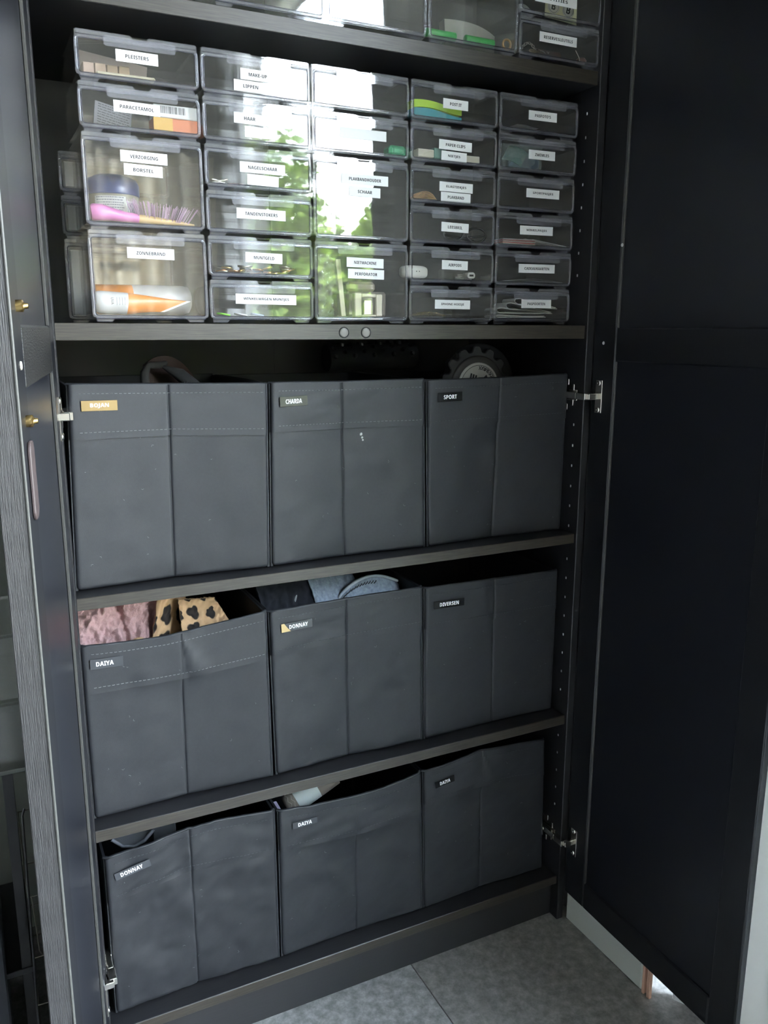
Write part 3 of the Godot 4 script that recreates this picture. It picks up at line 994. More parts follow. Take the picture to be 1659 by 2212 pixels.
# top: rim polyline (x, y); xt, xb: x of left edge, fold and right edge at top and bottom; hem: y of hem line at the three
func fabric_box(label: String, top: Array, xt: Array, xb: Array, yb: float, hem: Array, fold: float, seam_hem: bool, tri_fold: bool, bright: bool, crumple: float, sd: int) -> Node3D:
	var t := thing("fabric_box", label, "storage box", Vector3((xt[0] + xt[2]) * 0.5, yb, -0.17), "fabric boxes in the wardrobe")
	wrinkle.noise_type = FastNoiseLite.TYPE_SIMPLEX_SMOOTH
	wrinkle.fractal_octaves = 3
	var half := func(a: Array, u: float) -> float: return lerpf(a[0], a[1], u * 2.0) if u < 0.5 else lerpf(a[1], a[2], u * 2.0 - 1.0)
	var hem_v := func(u: float) -> float:
		var ht: float = polyline_y(top, half.call(xt, u))
		return (half.call(hem, u) - yb) / (ht - yb)
	var surf := func(u: float, v: float, lift: float) -> Vector3:
		var x := lerpf(half.call(xb, u), half.call(xt, u), v)
		var ht: float = polyline_y(top, half.call(xt, u))
		var y := lerpf(yb, ht, v)
		var wd: float = xt[2] - xt[0]
		var e := minf(u, 1.0 - u) * wd
		var z := 0.0
		var rc := 0.007
		if e < rc:
			z -= rc - sqrt(maxf(0.0, rc * rc - (rc - e) * (rc - e)))
		var rb := 0.012
		if e < rb and v * (ht - yb) < rb:
			var lowest := rb - sqrt(maxf(0.0, rb * rb - (rb - e) * (rb - e)))
			y = maxf(y, yb + lowest + v * 0.01)
		var hh: float = v * (ht - yb)
		if hh < 0.006:
			z -= 0.006 - sqrt(maxf(0.0, 0.000036 - (0.006 - hh) * (0.006 - hh)))
		# the front folds inwards along the middle
		var k := 1.0 - absf(u - 0.5) * 2.0
		var open_ := 1.0 if not seam_hem else clampf((hem_v.call(u) - v) * 18.0 + 0.12, 0.12, 1.0)
		z -= fold * k * lerpf(1.0, 0.45, v) * open_
		var du := absf(u - 0.5) * wd
		z -= 0.0018 * exp(-pow(du / 0.0016, 2.0)) * open_
		# slack cloth
		wrinkle.frequency = 9.0
		wrinkle.seed = sd
		z += wrinkle.get_noise_2d(x * 1.0 + y * 0.35, y * 0.9 - x * 0.35) * 0.0035 * crumple * minf(1.0, e / 0.03)
		wrinkle.frequency = 26.0
		z += wrinkle.get_noise_2d(x * 0.45 + y * 0.2, y * 1.7 - x * 0.55) * 0.0020 * crumple * minf(1.0, e / 0.03)
		if tri_fold:
			# a dog-eared triangle pressed into the hem right of the fold
			var hv: float = hem_v.call(u)
			var tt := (v - hv) / (1.0 - hv)
			if tt > 0.0 and u > 0.5:
				var edge_a := 0.5 + (1.0 - tt) * 0.055
				var edge_b := 0.5 + (1.0 - tt) * 0.19
				if u > edge_a and u < edge_b:
					z += 0.0035 * (1.0 - (u - edge_a) / maxf(0.001, edge_b - edge_a))
		return Vector3(x, y, z + lift)
	var us := []
	for a in [0.0, 0.004, 0.009, 0.015, 0.022, 0.032, 0.05, 0.075, 0.10, 0.13, 0.16, 0.19, 0.22, 0.25, 0.28, 0.31, 0.34, 0.37, 0.40, 0.43, 0.455, 0.475, 0.486, 0.4925, 0.4965, 0.4985]:
		us.append(a)
	us.append(0.5)
	for i in range(us.size() - 2, -1, -1):
		us.append(1.0 - us[i])
	var vs := [0.0, 0.003, 0.007, 0.012, 0.019, 0.028, 0.04]
	for i in range(2, 37):
		vs.append(0.04 + 0.96 * (i - 1) / 35.0)
	var at_u := func(u: float) -> float: return us[roundi(u * (us.size() - 1))]
	var at_v := func(v: float) -> float: return vs[roundi(v * (vs.size() - 1))]
	var st := begin()
	sheet(st, us.size() - 1, vs.size() - 1, func(u, v): return surf.call(at_u.call(u), at_v.call(v), 0.0), Vector3(0, 0, -0.005))
	part("front_panel", st, M.fabric, t)
	# hem turned down over the rim
	st = begin()
	sheet(st, us.size() - 1, 12, func(u, v): return surf.call(at_u.call(u), lerpf(hem_v.call(at_u.call(u)), 1.0, v), lerpf(0.0036, 0.0020, v)) + Vector3(0, 0.0016 * smoothstep(0.9, 1.0, v), 0), Vector3(0, 0, -0.0015))
	part("hem", st, M.fabric, t)
	st = begin()
	var rim := []
	for i in 41:
		rim.append(surf.call(i / 40.0, 1.0, -0.0022) + Vector3(0, 0.0008, 0))
	tube(st, rim, 0.0036, 8)
	part("rim_binding", st, M.fabric, t)
	# stitches
	st = begin()
	var wd2: float = xt[2] - xt[0]
	var n := int(wd2 / 0.0072)
	for row in 2:
		for i in n:
			var u0 := (i + 0.25) / n
			var u1 := (i + 0.85) / n
			var vv0: float
			var vv1: float
			var h0: float = hem_v.call(u0)
			var h1: float = hem_v.call(u1)
			if row == 0:
				vv0 = lerpf(h0, 1.0, 0.855)
				vv1 = lerpf(h1, 1.0, 0.855)
			else:
				vv0 = lerpf(h0, 1.0, 0.13)
				vv1 = lerpf(h1, 1.0, 0.13)
			if u0 < 0.03 or u1 > 0.98:
				continue
			var sl := 0.0014 * row
			tube(st, [surf.call(u0, vv0, 0.0023 + sl), surf.call((u0 + u1) * 0.5, (vv0 + vv1) * 0.5, 0.0030 + sl), surf.call(u1, vv1, 0.0023 + sl)], 0.00042, 4)
	part("stitching", st, M.thread if bright else M.thread_dark, t, "stuff")
	st = begin()
	var lr := RandomNumberGenerator.new()
	lr.seed = 100 + sd
	for k in 14:
		var lu := lr.randf_range(0.06, 0.94)
		var lv := lr.randf_range(0.08, 0.95)
		var la := lr.randf() * TAU
		var ll := lr.randf_range(0.003, 0.010)
		var p0: Vector3 = surf.call(lu, lv, 0.0006)
		var p1: Vector3 = surf.call(clampf(lu + cos(la) * ll, 0.0, 1.0), clampf(lv + sin(la) * ll, 0.0, 1.0), 0.0010)
		var p2: Vector3 = surf.call(clampf(lu + cos(la + 0.8) * ll * 1.7, 0.0, 1.0), clampf(lv + sin(la + 0.8) * ll * 1.7, 0.0, 1.0), 0.0006)
		if lv > hem_v.call(lu):
			p0.z += 0.0026
			p1.z += 0.0026
			p2.z += 0.0026
		tube(st, [p0, p1, p2], 0.00022, 4)
	part("lint", st, M.thread, t, "stuff")
	# the other walls, the floor
	var dep := 0.355
	var yl: float = top[0].y
	var yr: float = top[-1].y
	var wall := func(xa: float, xc: float, ytop: float, sg: float) -> void:
		var s2 := begin()
		var f := func(u: float, v: float) -> Vector3: return Vector3(lerpf(xc, xa, v) + sg * 0.001, lerpf(yb, ytop + (1.072 - 1.066) * sin(u * PI) * 0.3, v), lerpf(-0.004, -dep, u) if sg < 0.0 else lerpf(-dep, -0.004, u))
		# faces the neighbour
		var g := func(u: float, v: float) -> Vector3: return f.call(1.0 - u, v)
		sheet(s2, 12, 4, g, Vector3(-sg * 0.0045, 0, 0))
		part("side_panel", s2, M.fabric, t)
	wall.call(xt[0], xb[0], yl, -1.0)
	wall.call(xt[2], xb[2], yr, 1.0)
	st = begin()
	span(st, Vector3(xt[0] + 0.001, yb, -dep - 0.005), Vector3(xt[2] - 0.001, (yl + yr) * 0.5, -dep), 0.001)
	part("back_panel", st, M.fabric, t)
	st = begin()
	span(st, Vector3(xb[0] + 0.006, yb + 0.0005, -dep), Vector3(xb[2] - 0.006, yb + 0.005, -0.016), 0.001)
	part("base_panel", st, M.fabric_in, t)
	boxes.append([t, surf, xt, top, yb])
	return t

var boxes := []

func name_tag(i: int, text: String, cx: float, cy: float, w: float, h: float, deg: float, tw: float, m: Material, dx := 0.0, ink: Material = null) -> MeshInstance3D:
	var b: Array = boxes[i]
	var t: Node3D = b[0]
	var xt: Array = b[2]
	var u: float = (cx - xt[0]) / (xt[2] - xt[0])
	var ht: float = polyline_y(b[3], cx)
	var v: float = (cy - b[4]) / (ht - b[4])
	var e := 0.06
	var p: Vector3 = b[1].call(u, v, 0.0)
	var px: Vector3 = b[1].call(u + e, v, 0.0) - b[1].call(u - e, v, 0.0)
	var yaw := -atan2(px.z, px.x)
	var lift := 0.0
	for i2 in 9:
		for j2 in 5:
			var ox := (i2 / 8.0 - 0.5) * w
			var oy := (j2 / 4.0 - 0.5) * h
			var q: Vector3 = b[1].call(clampf(u + ox / (xt[2] - xt[0]), 0.0, 1.0), clampf(v + oy / (ht - b[4]), 0.0, 1.0), 0.0)
			lift = maxf(lift, q.z - (p.z - tan(yaw) * ox))
	var st := begin()
	rbox(st, Vector3.ZERO, Vector3(w, h, 0.0006), 0.0002)
	var s := bit("name_tag", st, m, t)
	s.transform = Transform3D(Basis(Vector3.UP, yaw) * Basis(Vector3.BACK, deg_to_rad(deg)), Vector3(cx, cy, p.z + lift + 0.0042) - origin[t])
	letters(text, tw, 0.0078, ink if ink else M.white_ink, s, Transform3D(Basis(), Vector3(dx, 0, 0.0004)), true)
	return s

func fabric_boxes() -> void:
	var V := func(x: float, y: float) -> Vector2: return Vector2(x, y)
	var r1 := 0.7335
	var r2 := 0.3135
	var r3 := -0.0950
	fabric_box("grey fabric box with a gold name tag, beside the left door hinge",
		[V.call(0.006, 1.071), V.call(0.165, 1.067), V.call(0.336, 1.064)], [0.006, 0.164, 0.336], [-0.004, 0.160, 0.331], r1, [0.985, 0.984, 0.976], 0.010, false, false, true, 0.35, 1)
	fabric_box("grey fabric box with a white smudge below its hem, middle of the top box row",
		[V.call(0.341, 1.065), V.call(0.476, 1.063), V.call(0.651, 1.064)], [0.341, 0.478, 0.651], [0.335, 0.484, 0.657], r1, [0.980, 0.980, 0.978], 0.009, false, false, true, 0.55, 2)
	fabric_box("dark grey fabric box holding a toothed weight plate, beside the upper right hinge",
		[V.call(0.656, 1.061), V.call(0.823, 1.062), V.call(0.994, 1.066)], [0.656, 0.826, 0.994], [0.663, 0.821, 0.993], r1, [0.973, 0.975, 0.977], 0.010, false, false, false, 0.6, 3)
	fabric_box("grey fabric box with pink fleece and leopard-print cloth inside",
		[V.call(-0.006, 0.634), V.call(0.067, 0.630), V.call(0.134, 0.629), V.call(0.212, 0.636), V.call(0.322, 0.647)], [-0.006, 0.162, 0.322], [-0.004, 0.161, 0.326], r2, [0.550, 0.548, 0.557], 0.007, true, true, true, 0.45, 4)
	fabric_box("grey fabric box holding folded denim jeans",
		[V.call(0.327, 0.645), V.call(0.399, 0.646), V.call(0.483, 0.647), V.call(0.585, 0.648), V.call(0.652, 0.649)], [0.327, 0.483, 0.652], [0.333, 0.489, 0.657], r2, [0.561, 0.566, 0.569], 0.009, false, false, false, 0.75, 5)
	fabric_box("dark empty-looking grey fabric box right of the denim box",
		[V.call(0.657, 0.645), V.call(0.825, 0.642), V.call(0.992, 0.640)], [0.657, 0.826, 0.992], [0.661, 0.832, 0.992], r2, [0.560, 0.556, 0.555], 0.004, false, false, false, 0.4, 6)
	fabric_box("crumpled grey fabric box on the bottom shelf beside the left door",
		[V.call(0.006, 0.229), V.call(0.095, 0.237), V.call(0.16, 0.245), V.call(0.211, 0.246), V.call(0.327, 0.237)], [0.006, 0.159, 0.327], [0.007, 0.163, 0.329], r3, [0.140, 0.160, 0.147], 0.006, false, false, false, 1.25, 7)
	fabric_box("grey fabric box holding a cream patterned roll, middle of the bottom row",
		[V.call(0.334, 0.233), V.call(0.42, 0.226), V.call(0.502, 0.221), V.call(0.576, 0.225), V.call(0.654, 0.237)], [0.334, 0.501, 0.654], [0.334, 0.502, 0.663], r3, [0.148, 0.138, 0.145], 0.006, true, false, false, 0.8, 8)
	fabric_box("dark grey fabric box with a pleated hem, beside the lower right hinge",
		[V.call(0.659, 0.237), V.call(0.71, 0.239), V.call(0.804, 0.252), V.call(0.978, 0.239)], [0.659, 0.806, 0.978], [0.666, 0.814, 0.987], r3, [0.162, 0.169, 0.152], 0.006, true, true, false, 0.7, 9)
	name_tag(0, "BOJAN", 0.0525, 1.0385, 0.056, 0.0165, -0.5, 0.029, M.tape_gold)
	name_tag(1, "CHARDA", 0.3830, 1.0340, 0.053, 0.0175, 1.5, 0.031, M.tape)
	name_tag(2, "SPORT", 0.7060, 1.0310, 0.056, 0.0175, 1.2, 0.030, M.tape)
	name_tag(3, "DAIYA", 0.0345, 0.6030, 0.054, 0.0180, -1.5, 0.0285, M.tape_fabric, -0.003)
	var five := name_tag(4, "DONNAY", 0.3795, 0.6145, 0.062, 0.0165, 2.2, 0.0370, M.tape, 0.003)
	var st := begin()
	prism(st, PackedVector2Array([Vector2(-0.031, -0.0082), Vector2(-0.013, -0.0082), Vector2(-0.019, -0.001), Vector2(-0.025, 0.0082), Vector2(-0.031, 0.0082)]), 0.0003, 0.0006)
	bit("gold_corner", st, M.tape_gold, five)
	name_tag(5, "DIVERSEN", 0.7125, 0.6085, 0.073, 0.0160, -1.5, 0.0455, M.tape)
	name_tag(6, "DONNAY", 0.0530, 0.2000, 0.064, 0.0145, 12.0, 0.0400, M.tape_grey, -0.002)
	name_tag(7, "DAIYA", 0.3870, 0.1990, 0.052, 0.0130, 0.0, 0.0290, M.tape_fabric, 0.0)
	name_tag(8, "DAIYA", 0.7095, 0.2065, 0.048, 0.0150, 6.0, 0.0260, M.tape)
	# a dried white smudge on the second box
	st = begin()
	var b: Array = boxes[1]
	for s in [[0.5195, 0.9665, 0.005], [0.5205, 0.9605, 0.0032], [0.5215, 0.9560, 0.0025]]:
		var u: float = (s[0] - 0.341) / 0.31
		var p: Vector3 = b[1].call(u, (s[1] - b[4]) / 0.33, 0.0)
		lathe(st, [Vector2(s[2], -0.0006), Vector2(s[2] * 0.7, 0.0005), Vector2(0.0, 0.0008)], Transform3D(Basis(Vector3.RIGHT, PI / 2), Vector3(s[0], s[1], p.z)), 10)
	part("smudge", st, mat(lin(0.35, 0.35, 0.34), 0.9), b[0])

# ------------------------------------------------------------------ what lies in the drawers
func small(called: String, label: String, category: String, at: Vector3, size: Vector3, m: Material, rot := Vector3.ZERO, r := 0.001, group := "") -> Node3D:
	var t := thing(called, label, category, at, group)
	t.rotation_degrees = rot
	var st := begin()
	rbox(st, Vector3(0, size.y * 0.5, 0), size, r)
	bit("body", st, m, t)
	return t

func print_tex(w: int, h: int, bars: bool, lines: int, paper: Color, ink: Color, sd: int) -> ImageTexture:
	var im := Image.create_empty(w, h, false, Image.FORMAT_RGB8)
	im.fill(paper)
	var r := RandomNumberGenerator.new()
	r.seed = sd
	if bars:
		var x := int(w * 0.08)
		while x < w * 0.92:
			var bw := r.randi_range(1, 4)
			im.fill_rect(Rect2i(x, int(h * 0.08), bw, int(h * 0.62)), ink)
			x += bw + r.randi_range(1, 4)
	for i in lines:
		var y := int((i + 0.4) * h / lines)
		var x2 := int(w * 0.06)
		while x2 < w * 0.9:
			var ww := r.randi_range(4, 16)
			im.fill_rect(Rect2i(x2, y, ww, maxi(1, int(h * 0.35 / lines))), ink)
			x2 += ww + 3
	return ImageTexture.create_from_image(im)

func print_mat(w: int, h: int, bars: bool, lines: int, paper: Color, ink: Color, sd: int) -> StandardMaterial3D:
	var m := mat(Color.WHITE, 0.6)
	m.albedo_texture = print_tex(w, h, bars, lines, paper, ink, sd)
	return m

func plate(called: String, w: float, h: float, m: Material, parent: Node3D, xf: Transform3D) -> void:
	var st := begin()
	sheet(st, 1, 1, func(u, v): return Vector3((u - 0.5) * w, (v - 0.5) * h, 0.0003), Vector3(0, 0, -0.0003))
	var o := bit(called, st, m, parent)
	o.transform = xf

func drawer_contents() -> void:
	var st: SurfaceTool
	var t: Node3D
	var fl := func(k: int) -> float: return 1.169 + PITCH * k + 0.0132
	# plasters
	t = small("card_envelope", "brownish card envelope slanting behind the plaster strips", "envelope", Vector3(0.118, fl.call(5) + 0.014, -0.075), Vector3(0.105, 0.030, 0.004), mat(lin(0.19, 0.155, 0.13), 0.7), Vector3(-8, 0, -7), 0.0005)
	t = thing("plaster_strip", "stack of skin-coloured plaster strips in the top left drawer", "plaster", Vector3(0.101, fl.call(5), -0.04))
	for k in 4:
		st = begin()
		rbox(st, Vector3(-0.026 + 0.0175 * k, 0.0105 + 0.0006 * (k % 2), 0), Vector3(0.0165, 0.018, 0.03), 0.0012)
		bit("strip", st, mat(lin(0.36 + 0.02 * k, 0.27 + 0.015 * k, 0.22), 0.8), t)
	t = small("cream_tray", "flat cream plastic tray in front of the plaster strips", "tray", Vector3(0.128, fl.call(5), -0.022), Vector3(0.088, 0.0055, 0.022), mat(lin(0.42, 0.38, 0.28), 0.4), Vector3.ZERO, 0.002)
	# medicine
	t = small("leaflet", "grey printed leaflet leaning in the medicine drawer", "leaflet", Vector3(0.108, fl.call(4), -0.050), Vector3(0.058, 0.043, 0.002), mat(lin(0.26, 0.26, 0.28), 0.7), Vector3(-18, 8, -12), 0.0004)
	plate("print", 0.054, 0.039, print_mat(128, 96, false, 9, lin(0.26, 0.26, 0.28), lin(0.06, 0.06, 0.065), 3), t, Transform3D(Basis(), Vector3(0, 0.0215, 0.0013)))
	t = small("medicine_box", "orange and yellow medicine box", "box", Vector3(0.2005, fl.call(4), -0.030), Vector3(0.070, 0.020, 0.035), mat(lin(0.45, 0.12, 0.03), 0.45), Vector3.ZERO, 0.001)
	st = begin()
	rbox(st, Vector3(-0.020, 0.010, 0.0178), Vector3(0.030, 0.0195, 0.0006), 0.0002)
	bit("yellow_end", st, mat(lin(0.47, 0.27, 0.03), 0.45), t)
	t = small("barcode_box", "white box with a barcode resting on the orange medicine box", "box", Vector3(0.2010, fl.call(4) + 0.0205, -0.030), Vector3(0.069, 0.019, 0.032), mat(lin(0.55, 0.55, 0.54), 0.5), Vector3.ZERO, 0.001)
	plate("barcode", 0.046, 0.017, print_mat(160, 64, true, 0, lin(0.55, 0.55, 0.55), lin(0.03, 0.03, 0.03), 5), t, Transform3D(Basis(), Vector3(-0.004, 0.0095, 0.0163)))
	# jar and brush
	t = thing("cream_jar", "round cream jar with a dark blue lid behind the pink hairbrush", "jar", Vector3(0.106, fl.call(2), -0.075))
	st = begin()
	lathe(st, [Vector2(0, 0), Vector2(0.036, 0), Vector2(0.040, 0.004), Vector2(0.041, 0.030), Vector2(0.041, 0.046), Vector2(0.037, 0.050), Vector2(0, 0.050)])
	bit("body", st, mat(lin(0.22, 0.21, 0.17), 0.4), t)
	st = begin()
	lathe(st, [Vector2(0.0, 0.046), Vector2(0.0425, 0.046), Vector2(0.043, 0.048), Vector2(0.0425, 0.064), Vector2(0.039, 0.071), Vector2(0.026, 0.077), Vector2(0.0, 0.080)])
	bit("lid", st, mat(lin(0.016, 0.035, 0.13), 0.35), t)
	st = begin()
	var pm := print_mat(192, 96, false, 10, lin(0.40, 0.40, 0.39), lin(0.08, 0.085, 0.12), 8)
	grid(st, 16, 1, func(u, v): return Vector3(sin(lerpf(-0.85, 0.35, u)) * 0.0418, lerpf(0.004, 0.042, v), cos(lerpf(-0.85, 0.35, u)) * 0.0418))
	bit("paper_label", st, pm, t)
	st = begin()
	grid(st, 12, 1, func(u, v): return Vector3(sin(lerpf(0.35, 0.95, u)) * 0.0418, lerpf(0.006, 0.036, v), cos(lerpf(0.35, 0.95, u)) * 0.0418))
	bit("barcode", st, print_mat(96, 96, true, 0, lin(0.40, 0.40, 0.39), lin(0.04, 0.045, 0.11), 9), t)
	t = thing("hairbrush", "pink-handled hairbrush with purple bristles lying in the tall drawer", "hairbrush", Vector3(0.14, fl.call(2), -0.022))
	st = begin()
	tube(st, [Vector3(-0.077, 0.0135, 0), Vector3(-0.073, 0.0140, 0), Vector3(-0.060, 0.0145, 0), Vector3(-0.045, 0.0125, 0), Vector3(-0.025, 0.0095, 0), Vector3(-0.004, 0.0078, 0)], [0.0105, 0.0130, 0.0125, 0.0100, 0.0080, 0.0072], 20)
	bit("handle", st, mat(lin(0.50, 0.16, 0.37), 0.3), t)
	st = begin()
	lathe(st, [Vector2(0.0085, 0.0), Vector2(0.0085, 0.0012), Vector2(0.006, 0.0006), Vector2(0.0, 0.0006)], Transform3D(Basis(Vector3.BACK, PI / 2), Vector3(-0.077, 0.0135, 0)), 20)
	bit("end_cap", st, mat(lin(0.36, 0.10, 0.27), 0.4), t)
	st = begin()
	tube(st, [Vector3(-0.004, 0.0078, 0), Vector3(0.02, 0.0065, 0), Vector3(0.06, 0.0040, 0), Vector3(0.085, 0.0025, 0)], [0.0071, 0.0062, 0.004, 0.0015], 16)
	bit("wooden_body", st, mat(lin(0.45, 0.30, 0.13), 0.45), t)
	st = begin()
	for k in 110:
		var bx := rng.randf_range(-0.012, 0.075)
		var lean := (bx - 0.02) * 0.32
		var h := rng.randf_range(0.018, 0.026) * (1.0 - maxf(0.0, bx) * 5.0)
		var z0 := rng.randf_range(-0.008, 0.006)
		tube(st, [Vector3(bx, 0.008 - bx * 0.06, z0), Vector3(bx + lean, 0.012 + h, z0 * 1.6)], 0.00045, 4)
	bit("bristle", st, mat(lin(0.42, 0.27, 0.42), 0.5), t, "stuff")
	# sunscreen
	t = thing("sunscreen_tube", "white and orange sunscreen tube with a crimped end", "tube", Vector3(0.130, fl.call(0), -0.026))
	var loft := func(s2: SurfaceTool, a: float, b: float) -> void:
		var nn := 14
		grid(s2, 28, nn, func(u, v):
			var s: float = lerpf(a, b, v)
			var ang: float = -TAU * u
			var cx := lerpf(-0.068, 0.062, s)
			var cy := lerpf(0.0190, 0.0128, s)
			var rad := 0.0175
			if s < 0.03:
				rad *= 0.86 + s * 4.6
			var up := Vector3(0, 1, 0).lerp(Vector3(0.0235 / 0.0155, 0.6, 0), smoothstep(0.25, 1.0, s))
			var rv := lerpf(rad, 0.0150, smoothstep(0.3, 1.0, s))
			var rz := lerpf(rad, 0.0012, pow(smoothstep(0.2, 1.0, s), 0.9))
			return Vector3(cx, cy, 0) + up * sin(ang) * rv + Vector3(0, 0, cos(ang) * rz))
	st = begin()
	loft.call(st, 0.0, 0.37)
	bit("white_half", st, mat(lin(0.44, 0.44, 0.44), 0.4), t)
	st = begin()
	loft.call(st, 0.37, 0.95)
	bit("orange_half", st, mat(lin(0.52, 0.17, 0.012), 0.4), t)
	st = begin()
	loft.call(st, 0.95, 1.0)
	bit("crimp", st, mat(lin(0.75, 0.73, 0.68), 0.35), t)
	st = begin()
	lathe(st, [Vector2(0.0, 0.0), Vector2(0.0145, 0.0), Vector2(0.0145, 0.001), Vector2(0.0, 0.002)], Transform3D(Basis(Vector3.BACK, PI / 2), Vector3(-0.0675, 0.019, 0)), 24)
	bit("cap", st, mat(lin(0.7, 0.7, 0.7), 0.4), t)
	letters("UVA", 0.0, 0.0042, M.ink, t, Transform3D(Basis(Vector3.BACK, -PI / 2), Vector3(-0.045, 0.020, 0.0176)))
	for k in 4:
		letters("zonbescherming", 0.0, 0.0016, M.ink, t, Transform3D(Basis(Vector3.BACK, -PI / 2), Vector3(-0.038 + 0.0042 * k, 0.020, 0.0176)))
	t = thing("sunscreen_bottle", "white cylindrical sunscreen bottle with an orange half behind the tube", "bottle", Vector3(0.145, fl.call(0), -0.075))
	st = begin()
	lathe(st, [Vector2(0.024, 0.0), Vector2(0.024, 0.085), Vector2(0.022, 0.094), Vector2(0.015, 0.098), Vector2(0.0, 0.098)], Transform3D(Basis(Vector3.BACK, -PI / 2), Vector3(-0.018, 0.025, 0)))
	bit("body", st, mat(lin(0.40, 0.39, 0.37), 0.4), t)
	st = begin()
	lathe(st, [Vector2(0.0, 0.0), Vector2(0.0235, 0.0), Vector2(0.0238, 0.058)], Transform3D(Basis(Vector3.BACK, -PI / 2), Vector3(-0.076, 0.025, 0)))
	bit("orange_half", st, mat(lin(0.50, 0.16, 0.012), 0.4), t)
	# second column
	small("pink_file", "small pink nail file lying in the third drawer of the second column", "nail file", Vector3(0.301, fl.call(3), -0.03), Vector3(0.026, 0.003, 0.01), mat(lin(0.7, 0.4, 0.38), 0.5))
	t = thing("nail_clipper", "small metal nail clipper in the third drawer of the second column", "clipper", Vector3(0.272, fl.call(3), -0.03))
	st = begin()
	tube(st, [Vector3(-0.012, 0.003, 0), Vector3(0.0, 0.004, 0), Vector3(0.014, 0.002, 0)], 0.002, 8)
	bit("lower_jaw", st, M.nickel, t)
	st = begin()
	tube(st, [Vector3(-0.012, 0.008, 0), Vector3(0.0, 0.006, 0), Vector3(0.014, 0.009, 0)], 0.0018, 8)
	bit("lever", st, M.nickel, t)
	for k in 8:
		t = thing("toothpick", "small floss pick lying in the toothpick drawer", "toothpick", Vector3(0.365 + 0.0065 * k, fl.call(2), -0.035), "floss picks in the toothpick drawer")
		t.rotation.y = rng.randf_range(-1.0, 1.0)
		st = begin()
		rbox(st, Vector3(0, 0.0012, 0), Vector3(0.018, 0.0022, 0.003), 0.0004)
		bit("stick", st, mat(lin(0.12, 0.55, 0.42) if k % 2 == 0 else lin(0.75, 0.76, 0.76), 0.4), t)
	var copper := mat(lin(0.55, 0.27, 0.13), 0.3, 1.0)
	var silver := mat(lin(0.62, 0.58, 0.48), 0.3, 1.0)
	var golden := mat(lin(0.70, 0.52, 0.20), 0.3, 1.0)
	for k in 26:
		var hgt := rng.randf_range(0.0, 0.010) * (1.0 if k > 9 else 0.0)
		t = thing("coin", "coin in the loose heap of the coin drawer", "coin", Vector3(rng.randf_range(0.268, 0.400), fl.call(1) + hgt, rng.randf_range(-0.06, -0.014)), "coins in the coin drawer")
		t.rotation = Vector3(rng.randf_range(-0.25, 0.25), 0, rng.randf_range(-0.3, 0.3))
		st = begin()
		var cr := rng.randf_range(0.0095, 0.0128)
		lathe(st, [Vector2(0, 0), Vector2(cr - 0.0003, 0), Vector2(cr, 0.0003), Vector2(cr, 0.0018), Vector2(cr - 0.0003, 0.0021), Vector2(cr - 0.0012, 0.0021), Vector2(cr - 0.0014, 0.0018), Vector2(0, 0.0018)], Transform3D(), 24)
		bit("disc", st, [copper, silver, golden][k % 3], t)
	for k in 3:
		t = thing("cart_token", ["lime green plastic cart token", "white plastic cart token", "pale blue plastic cart token"][k] + " in the lowest drawer of the second column", "token", Vector3(0.268 + 0.03 * k, fl.call(0), -0.02))
		st = begin()
		lathe(st, [Vector2(0, 0), Vector2(0.011, 0), Vector2(0.0115, 0.0005), Vector2(0.0115, 0.002), Vector2(0.011, 0.0025), Vector2(0.0, 0.0025)], Transform3D(Basis(Vector3.BACK, -0.15), Vector3.ZERO), 24)
		bit("disc", st, mat([lin(0.25, 0.70, 0.06), lin(0.7, 0.7, 0.7), lin(0.4, 0.5, 0.62)][k], 0.4), t)
	# middle column
	t = small("tape_dispenser", "small green tape dispenser", "dispenser", Vector3(0.599, fl.call(4), -0.030), Vector3(0.034, 0.018, 0.03), mat(lin(0.06, 0.42, 0.20), 0.4), Vector3.ZERO, 0.005)
	st = begin()
	tube(st, [Vector3(-0.009, 0.005, 0.0155), Vector3(0.009, 0.005, 0.0155), Vector3(0.009, 0.013, 0.0155), Vector3(-0.009, 0.013, 0.0155)], 0.0009, 6, true)
	bit("ridge", st, mat(lin(0.12, 0.55, 0.30), 0.4), t)
	small("red_strip", "thin red strip standing at the left of the green dispenser drawer", "strip", Vector3(0.4425, fl.call(4), -0.012), Vector3(0.002, 0.022, 0.012), mat(lin(0.35, 0.06, 0.03), 0.5))
	t = thing("stapler", "cream stapler with a square window standing in the tall middle drawer", "stapler", Vector3(0.540, fl.call(0), -0.020))
	st = begin()
	span(st, Vector3(-0.027, 0, -0.012), Vector3(-0.013, 0.042, 0.002), 0.0015)
	span(st, Vector3(0.016, 0, -0.012), Vector3(0.029, 0.040, 0.002), 0.0015)
	span(st, Vector3(-0.013, 0.034, -0.012), Vector3(0.016, 0.041, 0.002), 0.0015)
	span(st, Vector3(-0.013, 0, -0.012), Vector3(0.016, 0.003, 0.002), 0.001)
	bit("frame", st, mat(lin(0.66, 0.60, 0.46), 0.45), t)
	st = begin()
	span(st, Vector3(-0.006, 0.003, -0.010), Vector3(0.010, 0.030, -0.004), 0.001)
	bit("spring_plate", st, M.nickel, t)
	t = thing("hole_punch", "taupe hole punch behind the cream stapler", "hole punch", Vector3(0.546, fl.call(0), -0.075))
	st = begin()
	span(st, Vector3(-0.032, 0, -0.03), Vector3(0.050, 0.046, 0.02), 0.004)
	bit("base", st, mat(lin(0.28, 0.235, 0.20), 0.5), t)
	st = begin()
	span(st, Vector3(-0.030, 0.046, -0.028), Vector3(0.030, 0.064, 0.015), 0.005)
	bit("lever", st, mat(lin(0.34, 0.28, 0.23), 0.5), t)
